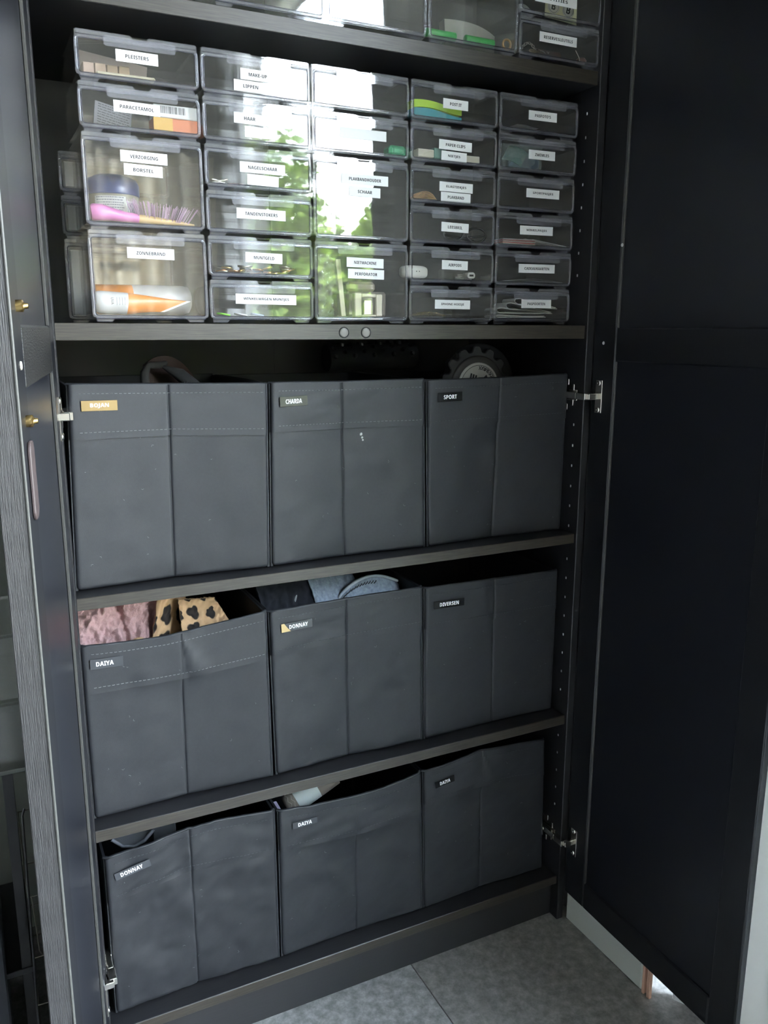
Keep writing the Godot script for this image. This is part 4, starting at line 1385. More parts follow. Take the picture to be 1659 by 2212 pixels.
	t = small("wooden_ruler", "pale ruler leaning in the tall middle drawer", "ruler", Vector3(0.492, fl.call(0), -0.022), Vector3(0.009, 0.100, 0.003), mat(lin(0.55, 0.50, 0.36), 0.5), Vector3(0, 0, 6), 0.0006)
	for k in 2:
		t = thing("plastic_bag", ["crinkled clear plastic bag beside the pale ruler", "crinkled clear plastic bag in the drawer that mirrors the shrubs"][k], "bag", Vector3(0.458, fl.call(0 if k == 0 else 2), -0.03))
		st = begin()
		wrinkle.frequency = 60.0
		wrinkle.seed = 40 + k
		sheet(st, 14, 30, func(u, v): return Vector3((u - 0.35) * 0.028 + wrinkle.get_noise_2d(v * 0.12, u * 0.03) * 0.008, v * 0.108, wrinkle.get_noise_2d(u * 0.05 + 3.0, v * 0.07) * 0.018), Vector3(0, 0, -0.003))
		bit("film", st, pane(lin(0.7, 0.68, 0.62), 0.12, 0.1), t)
	# fourth column
	t = thing("sticky_note_pad", "lime green sticky note pad on top of the teal pad", "note pad", Vector3(0.681, fl.call(5) + 0.0135, -0.03))
	var wavy := func(s2: SurfaceTool, y0: float, y1: float) -> void:
		sheet(s2, 16, 1, func(u, v): return Vector3((u - 0.5) * 0.100, lerpf(y0, y1, v) + sin(u * PI * 1.35 + 0.4) * 0.0035 * (v if y0 == 0.0 else 1.0) - (0.003 * u * v), 0.014), Vector3(0, 0, -0.025))
	st = begin()
	wavy.call(st, 0.0005, 0.0135)
	bit("notes", st, mat(lin(0.42, 0.66, 0.03), 0.7), t)
	t = thing("sticky_note_pad", "teal sticky note pad under the lime pad", "note pad", Vector3(0.681, fl.call(5), -0.03))
	st = begin()
	wavy.call(st, 0.0, 0.0135)
	bit("notes", st, mat(lin(0.045, 0.30, 0.36), 0.7), t)
	small("staple_box", "small cream staple box at the left of the green one", "box", Vector3(0.648, fl.call(4), -0.020), Vector3(0.033, 0.0135, 0.04), mat(lin(0.62, 0.58, 0.48), 0.6))
	small("staple_box", "small grey-green staple box between two cream ones", "box", Vector3(0.681, fl.call(4), -0.026), Vector3(0.026, 0.019, 0.04), mat(lin(0.13, 0.27, 0.22), 0.6))
	small("staple_box", "long cream staple box at the right of the green one", "box", Vector3(0.730, fl.call(4), -0.020), Vector3(0.078, 0.0125, 0.02), mat(lin(0.62, 0.58, 0.48), 0.6))
	for k in 7:
		t = thing("rubber_band", "brown rubber band in the heap beside the label", "rubber band", Vector3(0.655, fl.call(3) + 0.001 + 0.0011 * k, -0.020), "rubber bands in the drawer")
		st = begin()
		var ring := []
		for j in 24:
			var a := TAU * j / 24.0
			ring.append(Vector3(cos(a) * (0.027 - 0.0010 * k), 0.0018 * k * sin((cos(a) * 0.5 + 0.5) * PI) * 0.55, sin(a) * (0.012 - 0.0006 * k)))
		tube(st, ring, 0.00065, 6, true)
		bit("loop", st, mat(lin(0.38 + 0.02 * (k % 3), 0.22 + 0.03 * (k % 2), 0.10), 0.6), t)
	t = thing("reading_glasses", "black folded reading glasses", "glasses", Vector3(0.752, fl.call(2) + 0.001, -0.03))
	for sx in [-1.0, 1.0]:
		st = begin()
		var ring := []
		for j in 20:
			var a := TAU * j / 20.0
			ring.append(Vector3(sx * 0.026 + cos(a) * 0.022, 0.014 + sin(a) * 0.013, 0.0))
		tube(st, ring, 0.0022, 6, true)
		bit("lens_rim", st, mat(lin(0.02, 0.02, 0.022), 0.25), t)
		st = begin()
		tube(st, [Vector3(sx * 0.048, 0.016, 0), Vector3(sx * 0.040, 0.013, -0.012), Vector3(-sx * 0.03, 0.004, -0.016)], [0.0022, 0.0022, 0.0028], 6)
		bit("temple", st, mat(lin(0.02, 0.02, 0.022), 0.25), t)
	t = thing("earbud_case", "white rounded earbud case", "case", Vector3(0.640, fl.call(1), -0.030))
	st = begin()
	grid(st, 32, 20, func(u, v):
		var a: float = -TAU * u
		var b: float = (v - 0.5) * PI
		var p := Vector3(cos(b) * cos(a), sin(b), cos(b) * sin(a))
		return Vector3(0.0, 0.012, 0.0) + Vector3(signf(p.x) * pow(absf(p.x), 0.55) * 0.029, signf(p.y) * pow(absf(p.y), 0.6) * 0.012, signf(p.z) * pow(absf(p.z), 0.7) * 0.011))
	bit("body", st, mat(lin(0.72, 0.70, 0.66), 0.3), t)
	st = begin()
	for xx in [-0.003, 0.003]:
		lathe(st, [Vector2(0.001, 0), Vector2(0.001, 0.0006), Vector2(0, 0.0008)], Transform3D(Basis(Vector3.RIGHT, PI / 2), Vector3(0.004 + xx, 0.013, 0.011)), 8)
	bit("light", st, M.ink, t)
	t = thing("charging_cable", "white plug of a coiled charging cable", "cable", Vector3(0.764, fl.call(1), -0.022))
	st = begin()
	var plug := PackedVector2Array()
	for k in 20:
		var a := TAU * k / 20.0
		plug.append(Vector2(cos(a) * 0.0055 + signf(cos(a)) * 0.0035, 0.009 + sin(a) * 0.0060))
	prism(st, plug, -0.02, 0.0, Transform3D(), 0.0008)
	bit("plug", st, mat(lin(0.72, 0.71, 0.66), 0.35), t)
	st = begin()
	prism(st, PackedVector2Array([Vector2(-0.0045, 0.0072), Vector2(0.0045, 0.0072), Vector2(0.0045, 0.0108), Vector2(-0.0045, 0.0108)]), 0.0, 0.0006)
	bit("socket", st, M.tape, t)
	st = begin()
	var coil := []
	for j in 40:
		var a := TAU * j / 16.0
		coil.append(Vector3(0.0 + cos(a) * 0.017, 0.003 + j * 0.0002, -0.03 + sin(a) * 0.012))
	tube(st, coil, 0.0014, 6)
	bit("cord", st, mat(lin(0.65, 0.65, 0.62), 0.4), t)
	t = small("clear_case", "small clear plastic case left of the cable plug", "case", Vector3(0.727, fl.call(1), -0.035), Vector3(0.050, 0.020, 0.03), pane(lin(0.7, 0.68, 0.6), 0.10, 0.05), Vector3.ZERO, 0.004)
	t = thing("gold_wire", "tangle of thin gold wire in the lowest drawer of the fourth column", "wire", Vector3(0.666, fl.call(0), -0.025))
	st = begin()
	for k in 7:
		var pts := []
		for j in 18:
			var a := j * 0.7 + k
			pts.append(Vector3(-0.034 + 0.07 * j / 17.0 + cos(a * 1.7) * 0.006, 0.002 + absf(sin(a + k)) * 0.0085 * sin(PI * j / 17.0), sin(a * 1.3 + k) * 0.012))
		tube(st, pts, 0.00055, 5)
	bit("strand", st, mat(lin(0.60, 0.48, 0.22), 0.25, 1.0), t, "stuff")
	# rightmost column
	for k in 3:
		t = thing("passport_photo", "thin sheet of passport photos lying in the top right drawer", "photo", Vector3(0.885, fl.call(5) + 0.003 * k, -0.03), "passport photos")
		st = begin()
		ribbon(st, [Vector2(-0.028, 0.006 - 0.001 * k), Vector2(-0.008, 0.004), Vector2(0.012, 0.001), Vector2(0.030 - 0.004 * k, 0.0005)], 0.0004, 0.012, -0.05)
		bit("sheet", st, mat(lin(0.35, 0.36, 0.38), 0.3), t)
	t = thing("goggle_bag", "clear zip bag holding teal swim goggles", "bag", Vector3(0.873, fl.call(4), -0.020))
	st = begin()
	wrinkle.frequency = 40.0
	wrinkle.seed = 51
	sheet(st, 16, 12, func(u, v): return Vector3((u - 0.5) * 0.090, v * 0.045, wrinkle.get_noise_2d(u * 0.09, v * 0.06) * 0.008), Vector3(0, 0, -0.012))
	bit("film", st, pane(lin(0.5, 0.62, 0.6), 0.22, 0.12), t)
	st = begin()
	sheet(st, 10, 8, func(u, v): return Vector3(lerpf(-0.044, 0.004, u) + 0.016 * v, 0.016 + v * 0.026 - u * u * 0.014, -0.004 + sin(u * PI) * 0.003), Vector3(0, 0, -0.003))
	bit("goggle_lens", st, mat(lin(0.10, 0.19, 0.18), 0.3), t)
	st = begin()
	sheet(st, 10, 6, func(u, v): return Vector3(lerpf(-0.030, 0.042, u), 0.002 + v * (0.012 + 0.012 * sin(u * 2.6)), -0.003), Vector3(0, 0, -0.003))
	bit("goggle_strap", st, mat(lin(0.075, 0.12, 0.17), 0.35), t)
	var cardm := [mat(lin(0.78, 0.76, 0.74), 0.5), mat(lin(0.60, 0.20, 0.19), 0.5), mat(lin(0.60, 0.58, 0.56), 0.5), mat(lin(0.45, 0.20, 0.19), 0.5), mat(lin(0.6, 0.6, 0.6), 0.5)]
	for k in 5:
		small("store_card", ["grey store card at the bottom of the card pile", "dark pink store card, second in the card pile", "pale store card in the middle of the card pile", "dull pink store card, second from the top of the pile", "white store card on top of the card pile"][k], "card", Vector3(0.866 - 0.0015 * (k % 2), fl.call(2) + 0.0022 * k, -0.025), Vector3(0.078, 0.0016, 0.03), cardm[k], Vector3(0, 0, 0.3 * (k - 2)), 0.0004, "store cards in the pile")
	small("leaning_card", "white store card leaning over the pile", "card", Vector3(0.940, fl.call(2) + 0.0050, -0.025), Vector3(0.085, 0.0012, 0.03), cardm[4], Vector3(0, 0, -7.0), 0.0004)
	small("leaning_card", "second store card leaning under the white one", "card", Vector3(0.925, fl.call(2) + 0.0048, -0.030), Vector3(0.085, 0.0012, 0.03), cardm[2], Vector3(0, 0, -8.5), 0.0004)
	for k in 2:
		t = thing("card_sleeve", ["lower clear sleeve of the two arching gift card sleeves", "upper clear sleeve of the two arching gift card sleeves"][k], "sleeve", Vector3(0.908, fl.call(1), -0.03), "gift card sleeves")
		st = begin()
		ribbon(st, [Vector2(-0.075, 0.001), Vector2(-0.04, 0.002 + 0.002 * k), Vector2(0.0, 0.003 + 0.0035 * k), Vector2(0.04, 0.002 + 0.002 * k), Vector2(0.076, 0.001)], 0.0006, 0.01, -0.05)
		bit("sheet", st, mat(lin(0.30, 0.31, 0.32), 0.15), t)
	var pp := [[0.820, 0.0, 0.122, 0.006, 0.0], [0.820, 0.0085, 0.118, 0.012, -0.9], [0.842, 0.0165, 0.116, 0.015, -4.5], [0.862, 0.027, 0.108, 0.013, -5.5]]
	var which := ["lowest passport booklet of the pile", "second passport booklet from below, bowed open", "third passport booklet from below, slanting", "topmost slanting passport booklet of the pile"]
	for k in 4:
		var q: Array = pp[k]
		t = thing("passport", which[k], "passport", Vector3(q[0], fl.call(0) + q[1], -0.030), "passports in the drawer")
		t.rotation_degrees.z = q[4]
		st = begin()
		var a0: float = q[3]
		var len_: float = q[2]
		ribbon(st, [Vector2(len_, 0.002), Vector2(len_ * 0.5, 0.0015), Vector2(0.010, 0.0012), Vector2(0.003, a0 * 0.25), Vector2(0.001, a0 * 0.5), Vector2(0.003, a0 * 0.78), Vector2(0.012, a0 * 0.92), Vector2(len_ * 0.5, a0 * 0.62), Vector2(len_ * 0.97, 0.0042)], 0.0013, 0.014, -0.03)
		bit("cover", st, mat(lin(0.62, 0.63, 0.63), 0.5), t)
		st = begin()
		ribbon(st, [Vector2(0.022, 0.0032), Vector2(len_ * 0.5, 0.0032), Vector2(len_ * 0.96, 0.0032)], 0.0008, 0.012, -0.028)
		bit("pages", st, mat(lin(0.55, 0.57, 0.52), 0.7), t)
	# upper shelf drawers
	var uf := 1.6418 + 0.0132
	for k in 2:
		t = thing("battery", ["green battery lying left in the upper drawer", "green battery lying right, beside the brass ring"][k], "battery", Vector3([0.665, 0.745][k], uf + 0.0072, 0.018), "green batteries")
		st = begin()
		var ax := Transform3D(Basis(Vector3.BACK, -PI / 2), Vector3(-0.031, 0, 0))
		lathe(st, [Vector2(0, 0.0), Vector2(0.0066, 0.0), Vector2(0.0072, 0.001), Vector2(0.0072, 0.058), Vector2(0.0066, 0.0595), Vector2(0, 0.0595)], ax, 20)
		bit("sleeve", st, mat(lin(0.025, 0.30, 0.055), 0.35), t)
		st = begin()
		lathe(st, [Vector2(0.0028, 0.0595), Vector2(0.0028, 0.0615), Vector2(0.0, 0.062)], ax, 12)
		bit("terminal", st, M.nickel, t)
	t = thing("brass_ring", "brass ring beside the right green battery", "ring", Vector3(0.803, uf + 0.0105, 0.018))
	st = begin()
	var rg := []
	for j in 24:
		rg.append(Vector3(cos(TAU * j / 24.0) * 0.0082, sin(TAU * j / 24.0) * 0.0082, 0))
	tube(st, rg, 0.0022, 8, true)
	bit("hoop", st, mat(lin(0.50, 0.32, 0.16), 0.3, 1.0), t)
	t = thing("plastic_cover", "pale grey plastic cover behind the green batteries", "cover", Vector3(0.753, uf + 0.002, -0.020))
	st = begin()
	sheet(st, 16, 8, func(u, v): return Vector3(lerpf(-0.050, 0.055, u) - 0.004 * v * (1.0 - u), lerpf(0.0, 0.050 - 0.006 * u - 0.012 * pow(u, 2.5), v) + 0.004 * u, -0.01 * pow(absf(u - 0.5) * 2.0, 2.0)), Vector3(0, 0, -0.02))
	bit("body", st, mat(lin(0.42, 0.41, 0.38), 0.45), t)
	t = thing("key_chain", "silver chain at the left of the spare key drawer", "chain", Vector3(0.852, uf + 0.012, 0.018))
	for k in 9:
		st = begin()
		var lk := []
		var c0 := Vector3(-0.016 + 0.0042 * k, 0.010 * sin(k * 0.42) - 0.002, 0)
		for j in 10:
			var a := TAU * j / 10.0
			lk.append(c0 + Vector3(cos(a) * 0.0032, sin(a) * 0.0018 * (1.0 if k % 2 == 0 else 0.3), sin(a) * 0.0018 * (0.3 if k % 2 == 0 else 1.0)))
		tube(st, lk, 0.0006, 5, true)
		bit("link", st, M.nickel, t)
	t = small("leather_fob", "dark brown leather key fob with white lettering", "key fob", Vector3(0.905, uf, 0.010), Vector3(0.056, 0.017, 0.010), mat(lin(0.050, 0.030, 0.024), 0.6), Vector3(-20, 0, 0), 0.002)
	letters("Th. V", 0.022, 0.0045, mat(lin(0.3, 0.29, 0.27), 0.6), t, Transform3D(Basis(), Vector3(-0.012, 0.011, 0.0052)))
	t = thing("key", "brass key under the leather fob", "key", Vector3(0.865, uf + 0.002, 0.022))
	st = begin()
	prism(st, PackedVector2Array([Vector2(-0.016, 0), Vector2(-0.012, 0.004), Vector2(-0.004, 0.005), Vector2(0.001, 0.002), Vector2(0.018, 0.002), Vector2(0.018, -0.001), Vector2(0.012, -0.0025), Vector2(0.001, -0.002), Vector2(-0.004, -0.004), Vector2(-0.012, -0.004)]), -0.001, 0.001, Transform3D(Basis(Vector3.RIGHT, -0.5), Vector3(0, 0.004, 0)), 0.0003)
	bit("blade", st, mat(lin(0.65, 0.52, 0.30), 0.25, 1.0), t)
	t = thing("wooden_bead", "brown wooden bead on a metal ring at the right of the key drawer", "bead", Vector3(0.976, uf + 0.006, 0.015))
	st = begin()
	lathe(st, [Vector2(0, -0.006), Vector2(0.0075, -0.0045), Vector2(0.0105, 0), Vector2(0.0075, 0.0045), Vector2(0, 0.006)], Transform3D(), 20)
	bit("ball", st, mat(lin(0.10, 0.045, 0.03), 0.4), t)
	st = begin()
	tube(st, [Vector3(-0.016, 0.016, 0.003), Vector3(-0.010, 0.004, 0.006), Vector3(-0.008, -0.004, 0.006)], 0.0013, 6)
	bit("pin", st, M.nickel, t)
	t = thing("sticker_sheet", "cream sticker sheet with two round black letter stickers", "sticker sheet", Vector3(0.922, uf + PITCH, 0.014))
	st = begin()
	sheet(st, 12, 8, func(u, v): return Vector3(lerpf(-0.034, 0.040, u), v * 0.050 - u * 0.004, sin(u * 3.0 + v) * 0.0015), Vector3(0, 0, -0.0008))
	bit("sheet", st, mat(lin(0.60, 0.58, 0.36), 0.5), t)
	for k in 2:
		st = begin()
		lathe(st, [Vector2(0.0135, 0), Vector2(0.0135, 0.0006), Vector2(0, 0.0006)], Transform3D(Basis(Vector3.RIGHT, PI / 2), Vector3(-0.016 + 0.034 * k, 0.020 - 0.002 * k, 0.0016)), 28)
		var disc := bit("round_sticker", st, mat(lin(0.62, 0.61, 0.55), 0.5), t)
		st = begin()
		var rr := []
		for j in 28:
			rr.append(Vector3(-0.016 + 0.034 * k + cos(TAU * j / 28.0) * 0.0108, 0.020 - 0.002 * k + sin(TAU * j / 28.0) * 0.0108, 0.0022))
		tube(st, rr, 0.0003, 4, true)
		bit("ring_print", st, M.ink, disc)
		letters("B", 0.0, 0.0125, M.ink, disc, Transform3D(Basis(Vector3.BACK, -0.2), Vector3(-0.016 + 0.034 * k, 0.020 - 0.002 * k, 0.0024)), true)
	t = thing("clear_pouch", "small clear pouch left of the sticker sheet", "pouch", Vector3(0.862, uf + PITCH, 0.010))
	st = begin()
	sheet(st, 12, 6, func(u, v): return Vector3(lerpf(-0.030, 0.024, u), v * (0.014 - 0.008 * u) + 0.002 * sin(u * 9.0), sin(u * 6.0) * 0.003), Vector3(0, 0, -0.004))
	bit("film", st, mat(lin(0.20, 0.21, 0.22), 0.25), t)
	# paper in the stack behind the leftmost column
	for k in 3:
		small("paper_stack", ["grey paper stack in the lowest drawer behind the leftmost column", "grey paper stack in the middle drawer behind the leftmost column", "grey paper stack in the top drawer behind the leftmost column"][k], "paper", Vector3(0.055, 1.169 + [0.0, 2.0, 3.0][k] * PITCH + 0.0132, -0.200), Vector3(0.020, [0.11, 0.042, 0.042][k], 0.050), mat(lin(0.30, 0.30, 0.27), 0.7), Vector3.ZERO, 0.002, "paper stacks behind the leftmost column")

# ------------------------------------------------------------------ what lies in the fabric boxes
func box_contents() -> void:
	var st: SurfaceTool
	var t: Node3D
	# sandal in the first box
	t = thing("sandal", "brown leather sandal with fuzzy grey straps sticking out of the upper left box", "sandal", Vector3(0.19, 0.90, -0.10))
	st = begin()
	sheet(st, 20, 14, func(u, v): return Vector3(lerpf(-0.040, 0.070, u), 0.04 + v * (0.172 - 0.10 * pow(absf(u - 0.32) * 1.35, 2.2)), -0.02 - 0.02 * sin(v * 3.0)), Vector3(0, 0, -0.012))
	bit("insole", st, mat(lin(0.024, 0.011, 0.007), 0.55), t)
	st = begin()
	tube(st, [Vector3(-0.044, 0.04, 0.0), Vector3(-0.045, 0.15, 0.0), Vector3(-0.044, 0.185, 0.0), Vector3(-0.036, 0.197, 0.0), Vector3(-0.018, 0.197, 0.0), Vector3(-0.004, 0.200, -0.01)], [0.008, 0.008, 0.0075, 0.006, 0.006, 0.004], 10)
	bit("strap", st, mat(lin(0.014, 0.014, 0.012), 0.95), t)
	st = begin()
	tube(st, [Vector3(-0.012, 0.194, 0.0), Vector3(0.016, 0.180, 0.004), Vector3(0.050, 0.150, 0.006), Vector3(0.062, 0.10, 0.0)], [0.003, 0.012, 0.014, 0.014], 10)
	bit("strap", st, mat(lin(0.009, 0.0095, 0.009), 0.95), t)
	st = begin()
	for k in 60:
		var p := Vector3(lerpf(0.020, 0.055, rng.randf()), 0.0, 0.018)
		p.y = 0.186 - (p.x + 0.012) * 0.62 + rng.randf_range(-0.010, 0.004)
		tube(st, [p, p + Vector3(rng.randf_range(-0.004, 0.004), rng.randf_range(-0.003, 0.004), 0.003)], 0.00035, 4)
	bit("fuzz", st, mat(lin(0.11, 0.12, 0.115), 0.9), t, "stuff")
	# weight plate and roller
	t = thing("weight_plate", "toothed black rubber weight plate with a silver face", "weight plate", Vector3(0.832, 0.90, -0.10))
	var gear := PackedVector2Array()
	for k in 14:
		for e in [[0.0, 0.0715], [0.14, 0.073], [0.26, 0.0815], [0.38, 0.0845], [0.62, 0.0845], [0.74, 0.0815], [0.86, 0.073]]:
			var a: float = TAU * (k + e[0]) / 14.0
			gear.append(Vector2(cos(a), sin(a)) * e[1])
	var hub := Vector3(0.0, 0.142, 0.0)
	var facing := Transform3D(Basis(Vector3.RIGHT, PI / 2), hub)
	st = begin()
	prism(st, gear, -0.018, 0.0, Transform3D(Basis(), hub), 0.002)
	bit("toothed_ring", st, mat(lin(0.022, 0.023, 0.024), 0.6), t)
	st = begin()
	lathe(st, [Vector2(0.064, 0.0), Vector2(0.064, 0.004), Vector2(0.061, 0.006), Vector2(0.050, 0.006)], facing, 48)
	bit("inner_ring", st, mat(lin(0.030, 0.028, 0.027), 0.55), t)
	st = begin()
	lathe(st, [Vector2(0.050, 0.0), Vector2(0.0496, 0.0075), Vector2(0.048, 0.0080), Vector2(0.0, 0.0080)], facing, 48)
	var face := bit("face_disc", st, mat(lin(0.46, 0.46, 0.43), 0.5, 0.2), t)
	st = begin()
	var rim := []
	for j in 48:
		rim.append(hub + Vector3(cos(TAU * j / 48.0) * 0.0440, sin(TAU * j / 48.0) * 0.0440, 0.0080))
	tube(st, rim, 0.0005, 4, true)
	bit("ring_print", st, M.ink, face)
	var word := "CROSSMAXX"
	for k in word.length():
		var a := deg_to_rad(19.0 + 8.4 * k)
		letters(word[k], 0.0, 0.0078, M.ink, face, Transform3D(Basis(Vector3.BACK, a + PI / 2), hub + Vector3(cos(a) * 0.0385, sin(a) * 0.0385, 0.0083)), true)
	st = begin()
	var at_hub := Transform3D(Basis(), hub)
	for k in 3:
		prism(st, PackedVector2Array([Vector2(-0.024 + 0.006 * k, 0.010), Vector2(-0.020 + 0.006 * k, 0.010), Vector2(-0.016 + 0.006 * k, 0.027 - 0.002 * k), Vector2(-0.020 + 0.006 * k, 0.028 - 0.002 * k)]), 0.0079, 0.0084, at_hub)
	prism(st, PackedVector2Array([Vector2(-0.004, 0.010), Vector2(0.026, 0.010), Vector2(0.019, 0.024), Vector2(0.013, 0.019), Vector2(0.000, 0.019)]), 0.0079, 0.0084, at_hub)
	bit("emblem", st, M.ink, face)
	t = thing("weight_disc", "smooth black weight disc behind the toothed weight plate", "weight plate", Vector3(0.856, 0.90, -0.128))
	st = begin()
	lathe(st, [Vector2(0.0, 0.0), Vector2(0.082, 0.0), Vector2(0.086, 0.004), Vector2(0.086, 0.018), Vector2(0.082, 0.022), Vector2(0, 0.022)], Transform3D(Basis(Vector3.RIGHT, PI / 2), Vector3(0.0, 0.144, -0.014)), 56)
	bit("disc", st, mat(lin(0.020, 0.020, 0.021), 0.6), t)
	t = thing("massage_roller", "black studded massage roller lying deep above the middle boxes", "roller", Vector3(0.66, 1.064, -0.27))
	st = begin()
	tube(st, [Vector3(-0.10, 0.034, 0), Vector3(0.11, 0.040, 0.0)], 0.028, 24)
	bit("core", st, mat(lin(0.005, 0.005, 0.006), 0.85), t)
	for k in 9:
		for j in 3:
			st = begin()
			var ang := deg_to_rad(10.0 + 42.0 * j + (20.0 if k % 2 else 0.0))
			var c := Vector3(-0.09 + 0.023 * k, 0.034 + 0.0007 * k, 0.0)
			tube(st, [c + Vector3(0, sin(ang), cos(ang)) * 0.026, c + Vector3(0, sin(ang), cos(ang)) * 0.034], [0.006, 0.0035], 8)
			bit("stud", st, mat(lin(0.012, 0.012, 0.013), 0.35), t)
	# pink fleece, leopard cloth
	t = thing("pink_fleece", "crumpled pink fleece beside the leopard-print cloth", "fleece", Vector3(0.085, 0.47, -0.12))
	wrinkle.seed = 61
	st = begin()
	sheet(st, 90, 60, func(u, v):
		var x := lerpf(-0.083, 0.100, u)
		var y := lerpf(0.060, 0.225, v)
		wrinkle.frequency = 22.0
		var n := wrinkle.get_noise_2d(x, y * 0.9)
		wrinkle.frequency = 85.0
		var n2 := wrinkle.get_noise_2d(x + 4.0, y)
		var crease := -0.020 * exp(-pow((x - 0.000 + 0.16 * (y - 0.14)) / 0.006, 2.0)) - 0.012 * exp(-pow((x - 0.052) / 0.010, 2.0))
		return Vector3(x + n2 * 0.002, y + n * 0.008, 0.052 - (y - 0.06) * 0.42 + n * 0.016 + n2 * 0.0055 + crease - 0.18 * maxf(0.0, x)), Vector3(0, 0, -0.02))
	var pf := mat(lin(0.40, 0.25, 0.245), 0.95)
	pf.heightmap_enabled = true
	pf.heightmap_texture = noise_tex(0.05, 4, Color.BLACK, Color.WHITE, 62)
	pf.heightmap_scale = 0.10
	pf.uv1_triplanar = true
	pf.uv1_scale = Vector3(9, 9, 9)
	bit("cloth", st, pf, t)
	var leo := leopard_mat()
	t = thing("leopard_cloth", "leopard-print cloth folded in the upper left corner box under the shelf", "cloth", Vector3(0.21, 0.50, -0.10))
	st = begin()
	sheet(st, 30, 24, func(u, v):
		wrinkle.frequency = 9.0
		var n := wrinkle.get_noise_2d(u * 0.8 + 7.0, v * 0.6)
		return Vector3(lerpf(-0.025, 0.048, u) + 0.020 * (1.0 - v) * (u - 0.35), lerpf(0.098, 0.160, v) + 0.016 * pow(absf(u - 0.45) * 2.0, 2.0) * (1.0 - v) - 0.010 * v * u, 0.045 - 0.055 * v + n * 0.008 - 0.014 * u * u), Vector3(0, 0, -0.006))
	bit("front_flap", st, leo, t)
	st = begin()
	sheet(st, 24, 24, func(u, v):
		wrinkle.frequency = 9.0
		var n := wrinkle.get_noise_2d(u * 0.8 + 17.0, v * 0.6)
		return Vector3(lerpf(-0.090, 0.000, u) + 0.030 * v * (1.0 - u), lerpf(0.070, 0.168, v), 0.030 - 0.05 * v + n * 0.01 - 0.05 * pow(u, 2.0)), Vector3(0, 0, -0.006))
	bit("side_fold", st, leo, t)
	st = begin()
	sheet(st, 14, 18, func(u, v): return Vector3(lerpf(0.030, 0.062, u), lerpf(0.085, 0.150, v) - 0.02 * u, -0.002 - 0.03 * u - 0.03 * v), Vector3(0, 0, -0.006))
	bit("rear_fold", st, leo, t)
	st = begin()
	sheet(st, 30, 6, func(u, v): return Vector3(lerpf(-0.200, -0.095, u), lerpf(0.080, 0.104, v) + 0.008 * sin(u * 9.0) * v, 0.055 - 0.02 * v), Vector3(0, 0, -0.006))
	bit("lower_fold", st, leo, t)
	# denim
	var denim := mat(Color.WHITE, 0.9)
	denim.albedo_texture = noise_tex(0.03, 5, lin(0.16, 0.20, 0.26), lin(0.42, 0.49, 0.56), 71)
	denim.uv1_triplanar = true
	denim.uv1_scale = Vector3(8, 8, 8)
	var seam := mat(lin(0.45, 0.50, 0.55), 0.9)
	t = thing("light_jeans", "light blue denim jeans rolled up behind the rim of the middle box", "jeans", Vector3(0.54, 0.48, -0.10))
	st = begin()
	sheet(st, 36, 20, func(u, v):
		wrinkle.frequency = 12.0
		wrinkle.seed = 72
		var n := wrinkle.get_noise_2d(u * 0.9, v * 0.6)
		return Vector3(lerpf(-0.091, 0.010, u), lerpf(0.105, 0.190, v) + 0.020 * u * u * (1.0 - v), 0.045 - 0.075 * v * v - 0.010 * u + n * 0.006), Vector3(0, 0, -0.010))
	bit("leg_roll", st, denim, t)
	st = begin()
	sheet(st, 36, 16, func(u, v):
		wrinkle.frequency = 12.0
		var n := wrinkle.get_noise_2d(u * 0.9 + 9.0, v * 0.6)
		var arch := 0.042 * sin(PI * pow(clampf(u, 0.0, 1.0), 0.85) * 0.80 + 0.25)
		return Vector3(lerpf(-0.040, 0.104, u), 0.110 + v * (0.026 + arch) + u * 0.006, 0.050 - 0.03 * v * v + n * 0.006 - 0.02 * u * u), Vector3(0, 0, -0.010))
	bit("waist_fold", st, denim, t)
	st = begin()
	var hemline := []
	for j in 24:
		var u := j / 23.0
		var arch := 0.042 * sin(PI * pow(u, 0.85) * 0.80 + 0.25)
		hemline.append(Vector3(lerpf(-0.040, 0.104, u), 0.137 + arch + u * 0.006, 0.023 - 0.02 * u * u))
	tube(st, hemline, 0.0032, 8)
	bit("waist_seam", st, seam, t)
	st = begin()
	for j in 12:
		var u := 0.05 + j * 0.045
		var arch := 0.042 * sin(PI * pow(u, 0.85) * 0.80 + 0.25)
		var c := Vector3(lerpf(-0.040, 0.104, u), 0.131 + arch, 0.029)
		tube(st, [c + Vector3(-0.002, -0.003, 0), c + Vector3(0.0015, 0.0015, 0.002), c + Vector3(0.003, 0.003, 0)], 0.0009, 5)
	bit("zip", st, M.ink, t, "stuff")
	t = thing("dark_jeans", "dark blue jeans at the left of the light denim", "jeans", Vector3(0.40, 0.48, -0.11))
	st = begin()
	sheet(st, 30, 20, func(u, v):
		wrinkle.frequency = 11.0
		wrinkle.seed = 75
		var n := wrinkle.get_noise_2d(u * 0.9, v * 0.6)
		return Vector3(lerpf(-0.060, 0.060, u), lerpf(0.10, 0.195, v), 0.045 - 0.075 * v * v + n * 0.010), Vector3(0, 0, -0.012))
	bit("leg_fold", st, mat(lin(0.010, 0.012, 0.018), 0.95), t)
	st = begin()
	tube(st, [Vector3(0.012, 0.192, -0.025), Vector3(0.010, 0.175, -0.008), Vector3(0.018, 0.160, 0.010), Vector3(0.008, 0.145, 0.024), Vector3(0.012, 0.128, 0.036)], 0.0026, 8)
	bit("pale_seam", st, mat(lin(0.30, 0.32, 0.32), 0.9), t)
	st = begin()
	sheet(st, 12, 12, func(u, v): return Vector3(lerpf(0.018, 0.050, u), lerpf(0.105, 0.160, v) - 0.01 * u, 0.050 - 0.04 * v), Vector3(0, 0, -0.006))
